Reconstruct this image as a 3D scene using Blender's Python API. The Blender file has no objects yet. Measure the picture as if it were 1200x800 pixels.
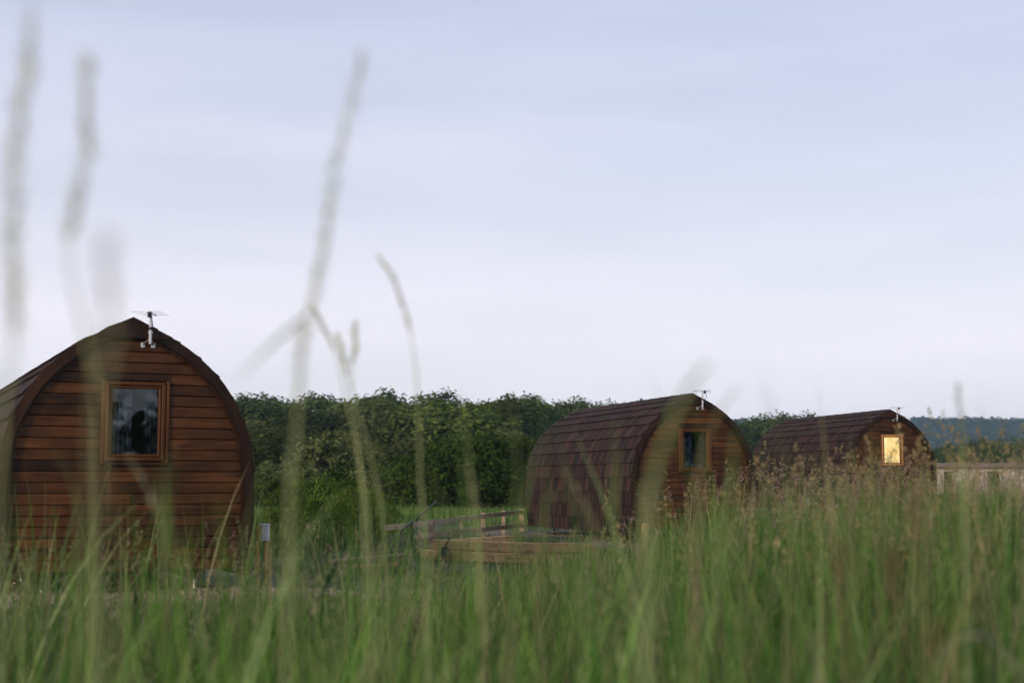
import bpy, math, random
import numpy as np
from mathutils import Vector, Matrix, noise as mnoise

R = math.radians
scene = bpy.context.scene
col = scene.collection
random.seed(7)
RNG = np.random.default_rng(11)

# ------------------------------------------------------------------ camera
CAM_Z = 1.2
PITCH = math.atan(166 / 1667.0)
FPX = 1667.0
cam_d = bpy.data.cameras.new('camera')
cam = bpy.data.objects.new('camera', cam_d)
col.objects.link(cam)
cam.location = (0, 0, CAM_Z)
cam.rotation_euler = (math.pi / 2 + PITCH, 0, 0)
cam_d.sensor_width = 36
cam_d.lens = 50
cam_d.clip_start = 0.05
cam_d.clip_end = 6000
cam_d.dof.use_dof = True
cam_d.dof.focus_distance = 24
cam_d.dof.aperture_fstop = 2.0
scene.camera = cam

# ------------------------------------------------------------------ sky
SUN_EL, SUN_AZ = R(13), R(218)          # azimuth clockwise from +y: behind the camera, to the left
world = bpy.data.worlds.new('World')
scene.world = world
world.use_nodes = True
wn, wl = world.node_tree.nodes, world.node_tree.links
wn.clear()
w_out = wn.new('ShaderNodeOutputWorld')
w_bg = wn.new('ShaderNodeBackground')
w_bg.inputs['Strength'].default_value = 0.1
sky = wn.new('ShaderNodeTexSky')
sky.sky_type = 'NISHITA'
sky.sun_disc = False
sky.sun_elevation = SUN_EL
sky.sun_rotation = SUN_AZ
sky.air_density = 1.0
sky.dust_density = 1.5
sky.ozone_density = 2.0
# thin high cloud: streaks in sky directions, stretched sideways
w_tc = wn.new('ShaderNodeTexCoord')
w_map = wn.new('ShaderNodeMapping')
w_map.inputs['Scale'].default_value = (1.6, 1.6, 11.0)
w_map.inputs['Rotation'].default_value = (0.03, 0.05, 0.4)
w_noi = wn.new('ShaderNodeTexNoise')
w_noi.inputs['Scale'].default_value = 1.6
w_noi.inputs['Detail'].default_value = 5
w_noi.inputs['Roughness'].default_value = 0.5
w_rmp = wn.new('ShaderNodeMapRange')
w_rmp.inputs['From Min'].default_value = 0.32
w_rmp.inputs['From Max'].default_value = 0.72
w_rmp.inputs['To Min'].default_value = -0.10
w_rmp.inputs['To Max'].default_value = 0.09
w_sep = wn.new('ShaderNodeSeparateXYZ')
w_el = wn.new('ShaderNodeMapRange')                # the veil thickens towards the horizon
w_el.inputs['From Min'].default_value = 0.0
w_el.inputs['From Max'].default_value = 0.38
w_el.inputs['To Min'].default_value = 0.90
w_el.inputs['To Max'].default_value = 0.68
w_sum = wn.new('ShaderNodeMath'); w_sum.operation = 'ADD'; w_sum.use_clamp = True
w_veil = wn.new('ShaderNodeMixRGB')
w_veil.inputs['Color1'].default_value = (8.3, 7.85, 8.6, 1)
w_veil.inputs['Color2'].default_value = (5.9, 6.15, 7.8, 1)
w_up = wn.new('ShaderNodeMapRange')
w_up.inputs['From Min'].default_value = 0.10
w_up.inputs['From Max'].default_value = 0.35
w_mix = wn.new('ShaderNodeMixRGB')
wl.new(w_tc.outputs['Generated'], w_sep.inputs[0])
wl.new(w_sep.outputs['Z'], w_el.inputs['Value'])
wl.new(w_sep.outputs['Z'], w_up.inputs['Value'])
wl.new(w_up.outputs['Result'], w_veil.inputs['Fac'])
wl.new(w_veil.outputs['Color'], w_mix.inputs['Color2'])
wl.new(w_el.outputs['Result'], w_sum.inputs[0])
wl.new(w_rmp.outputs['Result'], w_sum.inputs[1])
wl.new(w_tc.outputs['Generated'], w_map.inputs['Vector'])
wl.new(w_map.outputs['Vector'], w_noi.inputs['Vector'])
wl.new(w_noi.outputs['Fac'], w_rmp.inputs['Value'])
wl.new(w_sum.outputs[0], w_mix.inputs['Fac'])
wl.new(sky.outputs['Color'], w_mix.inputs['Color1'])
wl.new(w_mix.outputs['Color'], w_bg.inputs['Color'])
wl.new(w_bg.outputs['Background'], w_out.inputs['Surface'])

# ------------------------------------------------------------------ sun (veiled)
sun_d = bpy.data.lights.new('sun', 'SUN')
sun_d.energy = 2.2
sun_d.angle = R(8)
sun_d.color = (1.0, 0.80, 0.58)
sun = bpy.data.objects.new('sun', sun_d)
col.objects.link(sun)
sdir = Vector((math.sin(SUN_AZ) * math.cos(SUN_EL), math.cos(SUN_AZ) * math.cos(SUN_EL), math.sin(SUN_EL)))
sun.rotation_euler = (-sdir).to_track_quat('-Z', 'Y').to_euler()

scene.view_settings.view_transform = 'Standard'
scene.view_settings.look = 'None'
scene.view_settings.exposure = 0.35
scene.view_settings.gamma = 1.0
scene.render.engine = 'CYCLES'
scene.cycles.use_denoising = True
scene.cycles.max_bounces = 6
scene.cycles.diffuse_bounces = 3
scene.cycles.glossy_bounces = 2
scene.cycles.transmission_bounces = 4
scene.cycles.transparent_max_bounces = 8
scene.cycles.volume_bounces = 1

# ------------------------------------------------------------------ helpers
def P(px, py, Y):
    """the point at depth Y (metres along +y) that lies in the direction of photo pixel px, py"""
    u, v = (px - 600) / FPX, (400 - py) / FPX
    dy = math.cos(PITCH) - v * math.sin(PITCH)
    dz = math.sin(PITCH) + v * math.cos(PITCH)
    k = Y / dy
    return Vector((u * k, Y, CAM_Z + dz * k))

def smooth(a, b, x):
    t = np.clip((np.asarray(x, float) - a) / (b - a), 0, 1)
    return t * t * (3 - 2 * t)

def ground_z(x, y):
    x = np.asarray(x, float); y = np.asarray(y, float)
    z = 0.25 * smooth(2.5, 11, x) * smooth(2, 30, y)
    z = z + 0.17 * smooth(0.6, 3.0, x) * smooth(3, 7, y) * smooth(24, 15, y)
    z = z - 0.17 * np.exp(-((x + 0.3) / 3.0) ** 2 - ((y - 22.5) / 3.2) ** 2)
    z = z + 0.16 * np.exp(-((y - 47) / 4.0) ** 2) * smooth(8, 0, x) * smooth(-16, -4, x)
    z = z + 2.2 * smooth(60, 190, y) * smooth(60, -10, x)
    z = z + 0.035 * np.sin(x * 0.9 + 1.3) * np.cos(y * 0.7) + 0.02 * np.sin(x * 2.3 + y * 1.7)
    return z

def gz(x, y):
    return float(ground_z(x, y))

def tag(o, label=None, cat=None, group=None, kind=None):
    if label: o['label'] = label
    if cat: o['category'] = cat
    if group: o['group'] = group
    if kind: o['kind'] = kind
    return o

def link(name, me, parent=None, loc=None):
    o = bpy.data.objects.new(name, me)
    col.objects.link(o)
    if parent: o.parent = parent
    if loc: o.location = loc
    return o

def empty(name, loc=(0, 0, 0), rz=0.0):
    o = bpy.data.objects.new(name, None)
    o.empty_display_size = 0.2
    col.objects.link(o)
    o.location = loc
    o.rotation_euler = (0, 0, rz)
    return o

def copy_tree(o, parent=None):
    c = o.copy()
    col.objects.link(c)
    c.parent = parent
    for ch in o.children:
        copy_tree(ch, c)
    return c

class MB:
    """collects boxes, tubes and plates and links them as one mesh"""
    def __init__(self):
        self.v = []; self.f = []
    def add(self, vs, fs):
        b = len(self.v)
        self.v += [tuple(p) for p in vs]
        self.f += [tuple(i + b for i in f) for f in fs]
        return self
    def box(self, x0, x1, y0, y1, z0, z1):
        vs = [(x0,y0,z0),(x1,y0,z0),(x1,y1,z0),(x0,y1,z0),(x0,y0,z1),(x1,y0,z1),(x1,y1,z1),(x0,y1,z1)]
        return self.add(vs, [(0,3,2,1),(4,5,6,7),(0,1,5,4),(1,2,6,5),(2,3,7,6),(3,0,4,7)])
    def cbox(self, x0, x1, y0, y1, z0, z1, c=0.008):
        """box with chamfered edges along its longest axis"""
        d = [x1-x0, y1-y0, z1-z0]
        ax = d.index(max(d))
        lo, hi = [x0,y0,z0], [x1,y1,z1]
        a, b = [i for i in range(3) if i != ax]
        ring = [(lo[a]+c,lo[b]),(hi[a]-c,lo[b]),(hi[a],lo[b]+c),(hi[a],hi[b]-c),(hi[a]-c,hi[b]),(lo[a]+c,hi[b]),(lo[a],hi[b]-c),(lo[a],lo[b]+c)]
        vs = []
        for e in (lo[ax], hi[ax]):
            for p in ring:
                q = [0,0,0]; q[ax] = e; q[a] = p[0]; q[b] = p[1]; vs.append(q)
        fs = [(i,(i+1)%8,(i+1)%8+8,i+8) for i in range(8)] + [tuple(range(7,-1,-1)), tuple(range(8,16))]
        return self.add(vs, fs)
    def bar(self, p, q, w, h=None, up=(0,0,1)):
        h = h or w
        p, q = Vector(p), Vector(q)
        d = (q - p).normalized()
        s = d.cross(Vector(up))
        if s.length < 1e-4: s = d.cross(Vector((1,0,0)))
        s.normalize(); u = s.cross(d)
        vs = []
        for e in (p, q):
            for a, b in ((-1,-1),(1,-1),(1,1),(-1,1)):
                vs.append(e + s*(a*w/2) + u*(b*h/2))
        return self.add(vs, [(0,1,2,3),(7,6,5,4),(0,4,5,1),(1,5,6,2),(2,6,7,3),(3,7,4,0)])
    def tube(self, pts, rad, n=8):
        pts = [Vector(p) for p in pts]
        if not hasattr(rad, '__len__'): rad = [rad]*len(pts)
        rings = []
        for i, p in enumerate(pts):
            a = pts[max(i-1,0)]; b = pts[min(i+1,len(pts)-1)]
            d = (b-a).normalized()
            s = d.cross(Vector((0.3,1,0.1))); s.normalize(); u = s.cross(d)
            rings.append([p + (s*math.cos(2*math.pi*k/n) + u*math.sin(2*math.pi*k/n))*rad[i] for k in range(n)])
        vs = [p for r in rings for p in r]
        fs = []
        for i in range(len(pts)-1):
            for k in range(n):
                fs.append((i*n+k, i*n+(k+1)%n, (i+1)*n+(k+1)%n, (i+1)*n+k))
        fs.append(tuple(range(n-1,-1,-1))); fs.append(tuple((len(pts)-1)*n+k for k in range(n)))
        return self.add(vs, fs)
    def prism(self, poly, y0, y1):
        """polygon of (x,z) extruded along y"""
        n = len(poly)
        vs = [(x,y0,z) for x,z in poly] + [(x,y1,z) for x,z in poly]
        return self.add(vs, [tuple(range(n)), tuple(range(2*n-1,n-1,-1))] + [(i,i+n,(i+1)%n+n,(i+1)%n) for i in range(n)])
    def mesh(self, name, mat, smooth_faces=False):
        me = bpy.data.meshes.new(name)
        me.from_pydata(self.v, [], self.f)
        me.validate()
        if mat: me.materials.append(mat)
        if smooth_faces:
            me.polygons.foreach_set('use_smooth', [True]*len(me.polygons))
        me.update()
        import bmesh
        bm = bmesh.new(); bm.from_mesh(me)
        bmesh.ops.recalc_face_normals(bm, faces=bm.faces)
        bm.to_mesh(me); bm.free()
        return me
    def build(self, name, mat, parent=None, loc=None, smooth_faces=False):
        return link(name, self.mesh(name, mat, smooth_faces), parent, loc)

def np_mesh(name, V, tris=None, quads=None, color=None, mat=None, smooth_faces=False):
    me = bpy.data.meshes.new(name)
    nt = 0 if tris is None else len(tris)
    nq = 0 if quads is None else len(quads)
    loops, starts = [], []
    if nt: loops.append(np.asarray(tris).ravel()); starts.append(np.arange(nt)*3)
    if nq: loops.append(np.asarray(quads).ravel()); starts.append(nt*3 + np.arange(nq)*4)
    loops = np.concatenate(loops).astype(np.int32); starts = np.concatenate(starts).astype(np.int32)
    me.vertices.add(len(V)); me.vertices.foreach_set('co', np.asarray(V, np.float32).ravel())
    me.loops.add(len(loops)); me.loops.foreach_set('vertex_index', loops)
    me.polygons.add(nt+nq); me.polygons.foreach_set('loop_start', starts)
    if smooth_faces: me.polygons.foreach_set('use_smooth', np.ones(nt+nq, bool))
    me.update(calc_edges=True)
    if color is not None:
        a = me.attributes.new('tint', 'FLOAT_COLOR', 'POINT')
        c = np.ones((len(V), 4), np.float32); c[:, :3] = color
        a.data.foreach_set('color', c.ravel())
    if mat: me.materials.append(mat)
    return me

# ------------------------------------------------------------------ materials
def new_mat(name):
    m = bpy.data.materials.new(name)
    m.use_nodes = True
    n, l = m.node_tree.nodes, m.node_tree.links
    b = n['Principled BSDF']
    return m, n, l, b

def ramp(n, stops):
    r = n.new('ShaderNodeValToRGB')
    e = r.color_ramp.elements
    while len(e) < len(stops): e.new(0.5)
    for el, (p, c) in zip(e, stops):
        el.position = p; el.color = (*c, 1)
    return r

def mat_plain(name, c, rough=0.6, metal=0.0, var=0.25, scale=30):
    m, n, l, b = new_mat(name)
    tc = n.new('ShaderNodeTexCoord'); no = n.new('ShaderNodeTexNoise')
    no.inputs['Scale'].default_value = scale; no.inputs['Detail'].default_value = 4
    l.new(tc.outputs['Object'], no.inputs['Vector'])
    r = ramp(n, [(0.3, tuple(x*(1-var) for x in c)), (0.7, tuple(min(1, x*(1+var)) for x in c))])
    l.new(no.outputs['Fac'], r.inputs['Fac']); l.new(r.outputs['Color'], b.inputs['Base Color'])
    b.inputs['Roughness'].default_value = rough; b.inputs['Metallic'].default_value = metal
    return m

def mat_wood(name, dark, mid, light, rough=0.42, axis='X', gscale=1.0, knots=True):
    """stained timber: long grain, knots, a tone of its own for each board"""
    m, n, l, b = new_mat(name)
    tc = n.new('ShaderNodeTexCoord'); oi = n.new('ShaderNodeObjectInfo')
    add = n.new('ShaderNodeVectorMath'); add.operation = 'ADD'
    sc = n.new('ShaderNodeVectorMath'); sc.operation = 'SCALE'
    comb = n.new('ShaderNodeCombineXYZ')
    for k in 'XYZ': l.new(oi.outputs['Random'], comb.inputs[k])
    l.new(comb.outputs[0], sc.inputs[0]); sc.inputs['Scale'].default_value = 37.0
    l.new(tc.outputs['Object'], add.inputs[0]); l.new(sc.outputs[0], add.inputs[1])
    mp = n.new('ShaderNodeMapping')
    s = {'X': (1.2, 22, 22), 'Y': (22, 1.2, 22), 'Z': (22, 22, 1.2)}[axis]
    mp.inputs['Scale'].default_value = tuple(k*gscale for k in s)
    l.new(add.outputs[0], mp.inputs['Vector'])
    g = n.new('ShaderNodeTexNoise'); g.inputs['Scale'].default_value = 1.0
    g.inputs['Detail'].default_value = 6; g.inputs['Roughness'].default_value = 0.62; g.inputs['Distortion'].default_value = 0.6
    l.new(mp.outputs[0], g.inputs['Vector'])
    big = n.new('ShaderNodeTexNoise'); big.inputs['Scale'].default_value = 1.7; big.inputs['Detail'].default_value = 3
    l.new(add.outputs[0], big.inputs['Vector'])
    mix = n.new('ShaderNodeMath'); mix.operation = 'MULTIPLY_ADD'
    mix.inputs[1].default_value = 0.55
    l.new(g.outputs['Fac'], mix.inputs[0])
    h = n.new('ShaderNodeMath'); h.operation = 'MULTIPLY'; h.inputs[1].default_value = 0.45
    l.new(big.outputs['Fac'], h.inputs[0]); l.new(h.outputs[0], mix.inputs[2])
    off = n.new('ShaderNodeMath'); off.operation = 'MULTIPLY_ADD'; off.inputs[1].default_value = 0.14; off.inputs[2].default_value = -0.07
    l.new(oi.outputs['Random'], off.inputs[0])
    sm = n.new('ShaderNodeMath'); sm.operation = 'ADD'
    l.new(mix.outputs[0], sm.inputs[0]); l.new(off.outputs[0], sm.inputs[1])
    r = ramp(n, [(0.30, dark), (0.50, mid), (0.70, light)])
    l.new(sm.outputs[0], r.inputs['Fac'])
    last = r.outputs['Color']
    if knots:
        vo = n.new('ShaderNodeTexVoronoi'); vo.inputs['Scale'].default_value = 1.0
        kp = n.new('ShaderNodeMapping')
        ks = {'X': (2.0, 5, 9), 'Y': (5, 2.0, 9), 'Z': (9, 5, 2.0)}[axis]
        kp.inputs['Scale'].default_value = ks
        l.new(add.outputs[0], kp.inputs['Vector']); l.new(kp.outputs[0], vo.inputs['Vector'])
        mr = n.new('ShaderNodeMapRange'); mr.inputs['From Min'].default_value = 0.08; mr.inputs['From Max'].default_value = 0.34
        mr.inputs['To Min'].default_value = 0.75; mr.inputs['To Max'].default_value = 0.0
        l.new(vo.outputs['Distance'], mr.inputs['Value'])
        mk = n.new('ShaderNodeMixRGB'); mk.inputs['Color2'].default_value = (dark[0]*0.5, dark[1]*0.5, dark[2]*0.5, 1)
        l.new(mr.outputs[0], mk.inputs['Fac']); l.new(last, mk.inputs['Color1'])
        last = mk.outputs['Color']
    l.new(last, b.inputs['Base Color'])
    b.inputs['Roughness'].default_value = rough
    b.inputs['Specular IOR Level'].default_value = 0.2
    bp = n.new('ShaderNodeBump'); bp.inputs['Strength'].default_value = 0.25; bp.inputs['Distance'].default_value = 0.004
    l.new(g.outputs['Fac'], bp.inputs['Height']); l.new(bp.outputs[0], b.inputs['Normal'])
    return m

M = {}
M['board'] = mat_wood('stained_boards', (0.014, 0.006, 0.0032), (0.054, 0.0205, 0.0072), (0.125, 0.048, 0.015))
M['barge'] = mat_wood('dark_stained_trim', (0.008, 0.0042, 0.0028), (0.022, 0.0090, 0.0050), (0.045, 0.018, 0.0085), axis='Z', knots=False)
M['frame'] = mat_wood('varnished_frame', (0.040, 0.015, 0.0045), (0.080, 0.029, 0.0085), (0.13, 0.050, 0.014), rough=0.3, axis='Z', knots=False)
M['glow_frame'] = mat_wood('glow_tinted_frame', (0.30, 0.12, 0.035), (0.42, 0.19, 0.06), (0.50, 0.24, 0.08), rough=0.3, axis='Z', knots=False)
M['inner'] = mat_plain('dark_inner_timber', (0.012, 0.007, 0.005), 0.8)
M['sleeper'] = mat_wood('new_sleeper_timber', (0.27, 0.155, 0.070), (0.47, 0.28, 0.13), (0.60, 0.39, 0.19), rough=0.75)
M['rail'] = mat_wood('weathered_rail', (0.20, 0.145, 0.10), (0.36, 0.27, 0.19), (0.48, 0.37, 0.27), rough=0.8)
M['post'] = mat_wood('pale_post', (0.36, 0.23, 0.075), (0.52, 0.34, 0.12), (0.62, 0.43, 0.18), rough=0.7, axis='Z', knots=False)
M['steel'] = mat_plain('galvanised_steel', (0.42, 0.41, 0.40), 0.4, 0.8)
M['steel_grey'] = mat_plain('dull_steel', (0.10, 0.10, 0.10), 0.5, 0.3)
M['white_pvc'] = mat_plain('white_plastic', (0.72, 0.73, 0.76), 0.35, 0, 0.06)
M['black'] = mat_plain('black_plastic', (0.012, 0.012, 0.013), 0.5)
M['chassis'] = mat_plain('black_steel', (0.02, 0.02, 0.021), 0.55)
M['alu'] = mat_plain('aluminium', (0.62, 0.62, 0.63), 0.32, 0.85, 0.1)
M['letter'] = mat_plain('burnt_letter', (0.006, 0.004, 0.003), 0.8)

def mat_tile():
    m, n, l, b = new_mat('roof_tile')
    tc = n.new('ShaderNodeTexCoord'); oi = n.new('ShaderNodeObjectInfo')
    sx = n.new('ShaderNodeSeparateXYZ'); l.new(tc.outputs['Object'], sx.inputs[0])
    # tabs across the tile, each its own shade
    q = n.new('ShaderNodeMath'); q.operation = 'MULTIPLY'; q.inputs[1].default_value = 1/0.098
    l.new(sx.outputs['Y'], q.inputs[0])
    fl = n.new('ShaderNodeMath'); fl.operation = 'FLOOR'; l.new(q.outputs[0], fl.inputs[0])
    ad = n.new('ShaderNodeMath'); ad.operation = 'MULTIPLY_ADD'; ad.inputs[1].default_value = 91.7
    l.new(oi.outputs['Random'], ad.inputs[0]); l.new(fl.outputs[0], ad.inputs[2])
    wnz = n.new('ShaderNodeTexWhiteNoise'); wnz.noise_dimensions = '1D'
    l.new(ad.outputs[0], wnz.inputs['W'])
    mp = n.new('ShaderNodeMapping'); mp.inputs['Scale'].default_value = (3, 55, 3)
    sc = n.new('ShaderNodeVectorMath'); sc.operation = 'ADD'
    comb = n.new('ShaderNodeCombineXYZ')
    for k in 'XYZ': l.new(ad.outputs[0], comb.inputs[k])
    l.new(tc.outputs['Object'], mp.inputs['Vector']); l.new(mp.outputs[0], sc.inputs[0]); l.new(comb.outputs[0], sc.inputs[1])
    no = n.new('ShaderNodeTexNoise'); no.inputs['Scale'].default_value = 1; no.inputs['Detail'].default_value = 4
    l.new(sc.outputs[0], no.inputs['Vector'])
    mx = n.new('ShaderNodeMath'); mx.operation = 'MULTIPLY_ADD'; mx.inputs[1].default_value = 0.5
    hf = n.new('ShaderNodeMath'); hf.operation = 'MULTIPLY'; hf.inputs[1].default_value = 0.5
    l.new(no.outputs['Fac'], hf.inputs[0]); l.new(wnz.outputs['Value'], mx.inputs[0]); l.new(hf.outputs[0], mx.inputs[2])
    r = ramp(n, [(0.22, (0.010, 0.010, 0.010)), (0.42, (0.022, 0.013, 0.011)), (0.62, (0.044, 0.020, 0.0155)), (0.85, (0.060, 0.036, 0.028))])
    l.new(mx.outputs[0], r.inputs['Fac']); l.new(r.outputs['Color'], b.inputs['Base Color'])
    b.inputs['Roughness'].default_value = 0.8
    b.inputs['Specular IOR Level'].default_value = 0.12
    fn = n.new('ShaderNodeTexNoise'); fn.inputs['Scale'].default_value = 260
    l.new(tc.outputs['Object'], fn.inputs['Vector'])
    bp = n.new('ShaderNodeBump'); bp.inputs['Strength'].default_value = 0.3; bp.inputs['Distance'].default_value = 0.003
    l.new(fn.outputs['Fac'], bp.inputs['Height']); l.new(bp.outputs[0], b.inputs['Normal'])
    return m
M['tile'] = mat_tile()

def mat_glass():
    m, n, l, b = new_mat('window_glass')
    n.remove(b)
    out = n['Material Output']
    tr = n.new('ShaderNodeBsdfTransparent'); tr.inputs['Color'].default_value = (0.80, 0.86, 0.88, 1)
    gl = n.new('ShaderNodeBsdfGlossy'); gl.inputs['Roughness'].default_value = 0.02
    fr = n.new('ShaderNodeFresnel'); fr.inputs['IOR'].default_value = 1.55
    tc = n.new('ShaderNodeTexCoord'); no = n.new('ShaderNodeTexNoise'); no.inputs['Scale'].default_value = 2.2
    l.new(tc.outputs['Object'], no.inputs['Vector'])
    bp = n.new('ShaderNodeBump'); bp.inputs['Strength'].default_value = 0.12; bp.inputs['Distance'].default_value = 0.05
    l.new(no.outputs['Fac'], bp.inputs['Height']); l.new(bp.outputs[0], gl.inputs['Normal'])
    mx = n.new('ShaderNodeMixShader')
    l.new(fr.outputs[0], mx.inputs['Fac']); l.new(tr.outputs[0], mx.inputs[1]); l.new(gl.outputs[0], mx.inputs[2])
    l.new(mx.outputs[0], out.inputs['Surface'])
    return m
M['glass'] = mat_glass()

def mat_curtain(name, c1, c2, scale=(9, 9, 5)):
    m, n, l, b = new_mat(name)
    tc = n.new('ShaderNodeTexCoord'); mp = n.new('ShaderNodeMapping'); mp.inputs['Scale'].default_value = scale
    no = n.new('ShaderNodeTexNoise'); no.inputs['Scale'].default_value = 1; no.inputs['Detail'].default_value = 2
    l.new(tc.outputs['Object'], mp.inputs['Vector']); l.new(mp.outputs[0], no.inputs['Vector'])
    r = ramp(n, [(0.42, c1), (0.58, c2)])
    l.new(no.outputs['Fac'], r.inputs['Fac']); l.new(r.outputs['Color'], b.inputs['Base Color'])
    b.inputs['Roughness'].default_value = 0.9
    return m
M['curtain_grey'] = mat_curtain('slate_blue_curtain', (0.012, 0.014, 0.018), (0.36, 0.37, 0.39), (3.0, 5, 4.2))
M['curtain_blue'] = mat_curtain('blue_check_curtain', (0.014, 0.022, 0.035), (0.18, 0.22, 0.29), (24, 5, 7))

def mat_glow():
    m, n, l, b = new_mat('glowing_blind')
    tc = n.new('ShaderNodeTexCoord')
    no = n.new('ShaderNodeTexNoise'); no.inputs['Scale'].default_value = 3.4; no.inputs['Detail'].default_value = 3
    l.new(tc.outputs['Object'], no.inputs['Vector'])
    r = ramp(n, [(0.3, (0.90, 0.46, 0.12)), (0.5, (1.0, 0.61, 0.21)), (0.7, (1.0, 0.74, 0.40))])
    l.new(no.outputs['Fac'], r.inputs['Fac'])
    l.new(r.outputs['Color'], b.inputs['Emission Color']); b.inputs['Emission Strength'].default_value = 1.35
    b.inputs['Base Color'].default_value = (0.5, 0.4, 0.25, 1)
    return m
M['lit'] = mat_glow()

def mat_leaf(name, dark, light, trans=0.3, vary=0.28, nscale=0.5):
    """foliage: colour from noise over the crown and a shade of its own for each plant"""
    m, n, l, b = new_mat(name)
    n.remove(b); out = n['Material Output']
    tc = n.new('ShaderNodeTexCoord'); oi = n.new('ShaderNodeObjectInfo'); ge = n.new('ShaderNodeNewGeometry')
    no = n.new('ShaderNodeTexNoise'); no.inputs['Scale'].default_value = nscale; no.inputs['Detail'].default_value = 3
    l.new(tc.outputs['Object'], no.inputs['Vector'])
    a1 = n.new('ShaderNodeMath'); a1.operation = 'MULTIPLY_ADD'; a1.inputs[1].default_value = 0.45
    l.new(ge.outputs['Random Per Island'], a1.inputs[0])
    a2 = n.new('ShaderNodeMath'); a2.operation = 'MULTIPLY'; a2.inputs[1].default_value = 0.6
    l.new(no.outputs['Fac'], a2.inputs[0]); l.new(a2.outputs[0], a1.inputs[2])
    r = ramp(n, [(0.15, dark), (0.85, light)])
    l.new(a1.outputs[0], r.inputs['Fac'])
    hs = n.new('ShaderNodeHueSaturation')
    hr = n.new('ShaderNodeMapRange'); hr.inputs['To Min'].default_value = 0.485; hr.inputs['To Max'].default_value = 0.525
    l.new(oi.outputs['Random'], hr.inputs['Value']); l.new(hr.outputs[0], hs.inputs['Hue'])
    no.inputs['Roughness'].default_value = 0.65
    vr = n.new('ShaderNodeMapRange'); vr.inputs['To Min'].default_value = 1-vary*1.6; vr.inputs['To Max'].default_value = 1+vary*1.6
    wn1 = n.new('ShaderNodeTexWhiteNoise'); wn1.noise_dimensions = '1D'
    l.new(oi.outputs['Random'], wn1.inputs['W']); l.new(wn1.outputs['Value'], vr.inputs['Value']); l.new(vr.outputs[0], hs.inputs['Value'])
    l.new(r.outputs['Color'], hs.inputs['Color'])
    d = n.new('ShaderNodeBsdfDiffuse'); t = n.new('ShaderNodeBsdfTranslucent')
    l.new(hs.outputs['Color'], d.inputs['Color']); l.new(hs.outputs['Color'], t.inputs['Color'])
    mx = n.new('ShaderNodeMixShader'); mx.inputs['Fac'].default_value = trans
    l.new(d.outputs[0], mx.inputs[1]); l.new(t.outputs[0], mx.inputs[2]); l.new(mx.outputs[0], out.inputs['Surface'])
    return m
M['leaf_dark'] = mat_leaf('dark_leaves', (0.013, 0.024, 0.009), (0.095, 0.135, 0.040))
M['leaf_mid'] = mat_leaf('mid_leaves', (0.018, 0.034, 0.009), (0.130, 0.182, 0.040))
M['leaf_olive'] = mat_leaf('olive_leaves', (0.022, 0.032, 0.011), (0.120, 0.142, 0.050))
M['leaf_bright'] = mat_leaf('bright_leaves', (0.030, 0.058, 0.010), (0.135, 0.200, 0.034))
M['leaf_elder'] = mat_leaf('elder_leaves', (0.016, 0.034, 0.008), (0.105, 0.155, 0.030), nscale=1.3)
M['leaf_far'] = mat_leaf('far_wood_leaves', (0.012, 0.024, 0.010), (0.050, 0.072, 0.026), nscale=0.03)
M['bark'] = mat_plain('bark', (0.055, 0.042, 0.030), 0.9, 0, 0.4, 12)
M['flower'] = mat_plain('cream_flower', (0.55, 0.55, 0.40), 0.8)

def mat_grass(name, trans=0.22, gain=1.0):
    m, n, l, b = new_mat(name)
    n.remove(b); out = n['Material Output']
    at = n.new('ShaderNodeAttribute'); at.attribute_name = 'tint'
    d = n.new('ShaderNodeBsdfDiffuse'); t = n.new('ShaderNodeBsdfTranslucent')
    g = n.new('ShaderNodeBsdfGlossy'); g.inputs['Roughness'].default_value = 0.45
    g.inputs['Color'].default_value = (0.6, 0.6, 0.6, 1)
    l.new(at.outputs['Color'], d.inputs['Color']); l.new(at.outputs['Color'], t.inputs['Color'])
    mx = n.new('ShaderNodeMixShader'); mx.inputs['Fac'].default_value = trans
    l.new(d.outputs[0], mx.inputs[1]); l.new(t.outputs[0], mx.inputs[2])
    m2 = n.new('ShaderNodeMixShader'); m2.inputs['Fac'].default_value = 0.02
    l.new(mx.outputs[0], m2.inputs[1]); l.new(g.outputs[0], m2.inputs[2])
    l.new(m2.outputs[0], out.inputs['Surface'])
    return m
M['grass'] = mat_grass('grass_blades')

def mat_ground(name, c1, c2, c3, s1=0.35, s2=14, rough=0.95, bump=0.02):
    m, n, l, b = new_mat(name)
    tc = n.new('ShaderNodeTexCoord')
    a = n.new('ShaderNodeTexNoise'); a.inputs['Scale'].default_value = s1; a.inputs['Detail'].default_value = 5
    c = n.new('ShaderNodeTexNoise'); c.inputs['Scale'].default_value = s2; c.inputs['Detail'].default_value = 5
    l.new(tc.outputs['Object'], a.inputs['Vector']); l.new(tc.outputs['Object'], c.inputs['Vector'])
    r1 = ramp(n, [(0.35, c1), (0.65, c2)]); l.new(a.outputs['Fac'], r1.inputs['Fac'])
    r2 = ramp(n, [(0.4, (0,0,0)), (0.7, (1,1,1))]); l.new(c.outputs['Fac'], r2.inputs['Fac'])
    mx = n.new('ShaderNodeMixRGB'); mx.inputs['Color2'].default_value = (*c3, 1)
    h = n.new('ShaderNodeMath'); h.operation = 'MULTIPLY'; h.inputs[1].default_value = 0.6
    l.new(r2.outputs['Color'], h.inputs[0]); l.new(h.outputs[0], mx.inputs['Fac'])
    l.new(r1.outputs['Color'], mx.inputs['Color1']); l.new(mx.outputs['Color'], b.inputs['Base Color'])
    b.inputs['Roughness'].default_value = rough
    bp = n.new('ShaderNodeBump'); bp.inputs['Distance'].default_value = bump
    l.new(c.outputs['Fac'], bp.inputs['Height']); l.new(bp.outputs[0], b.inputs['Normal'])
    return m
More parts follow.
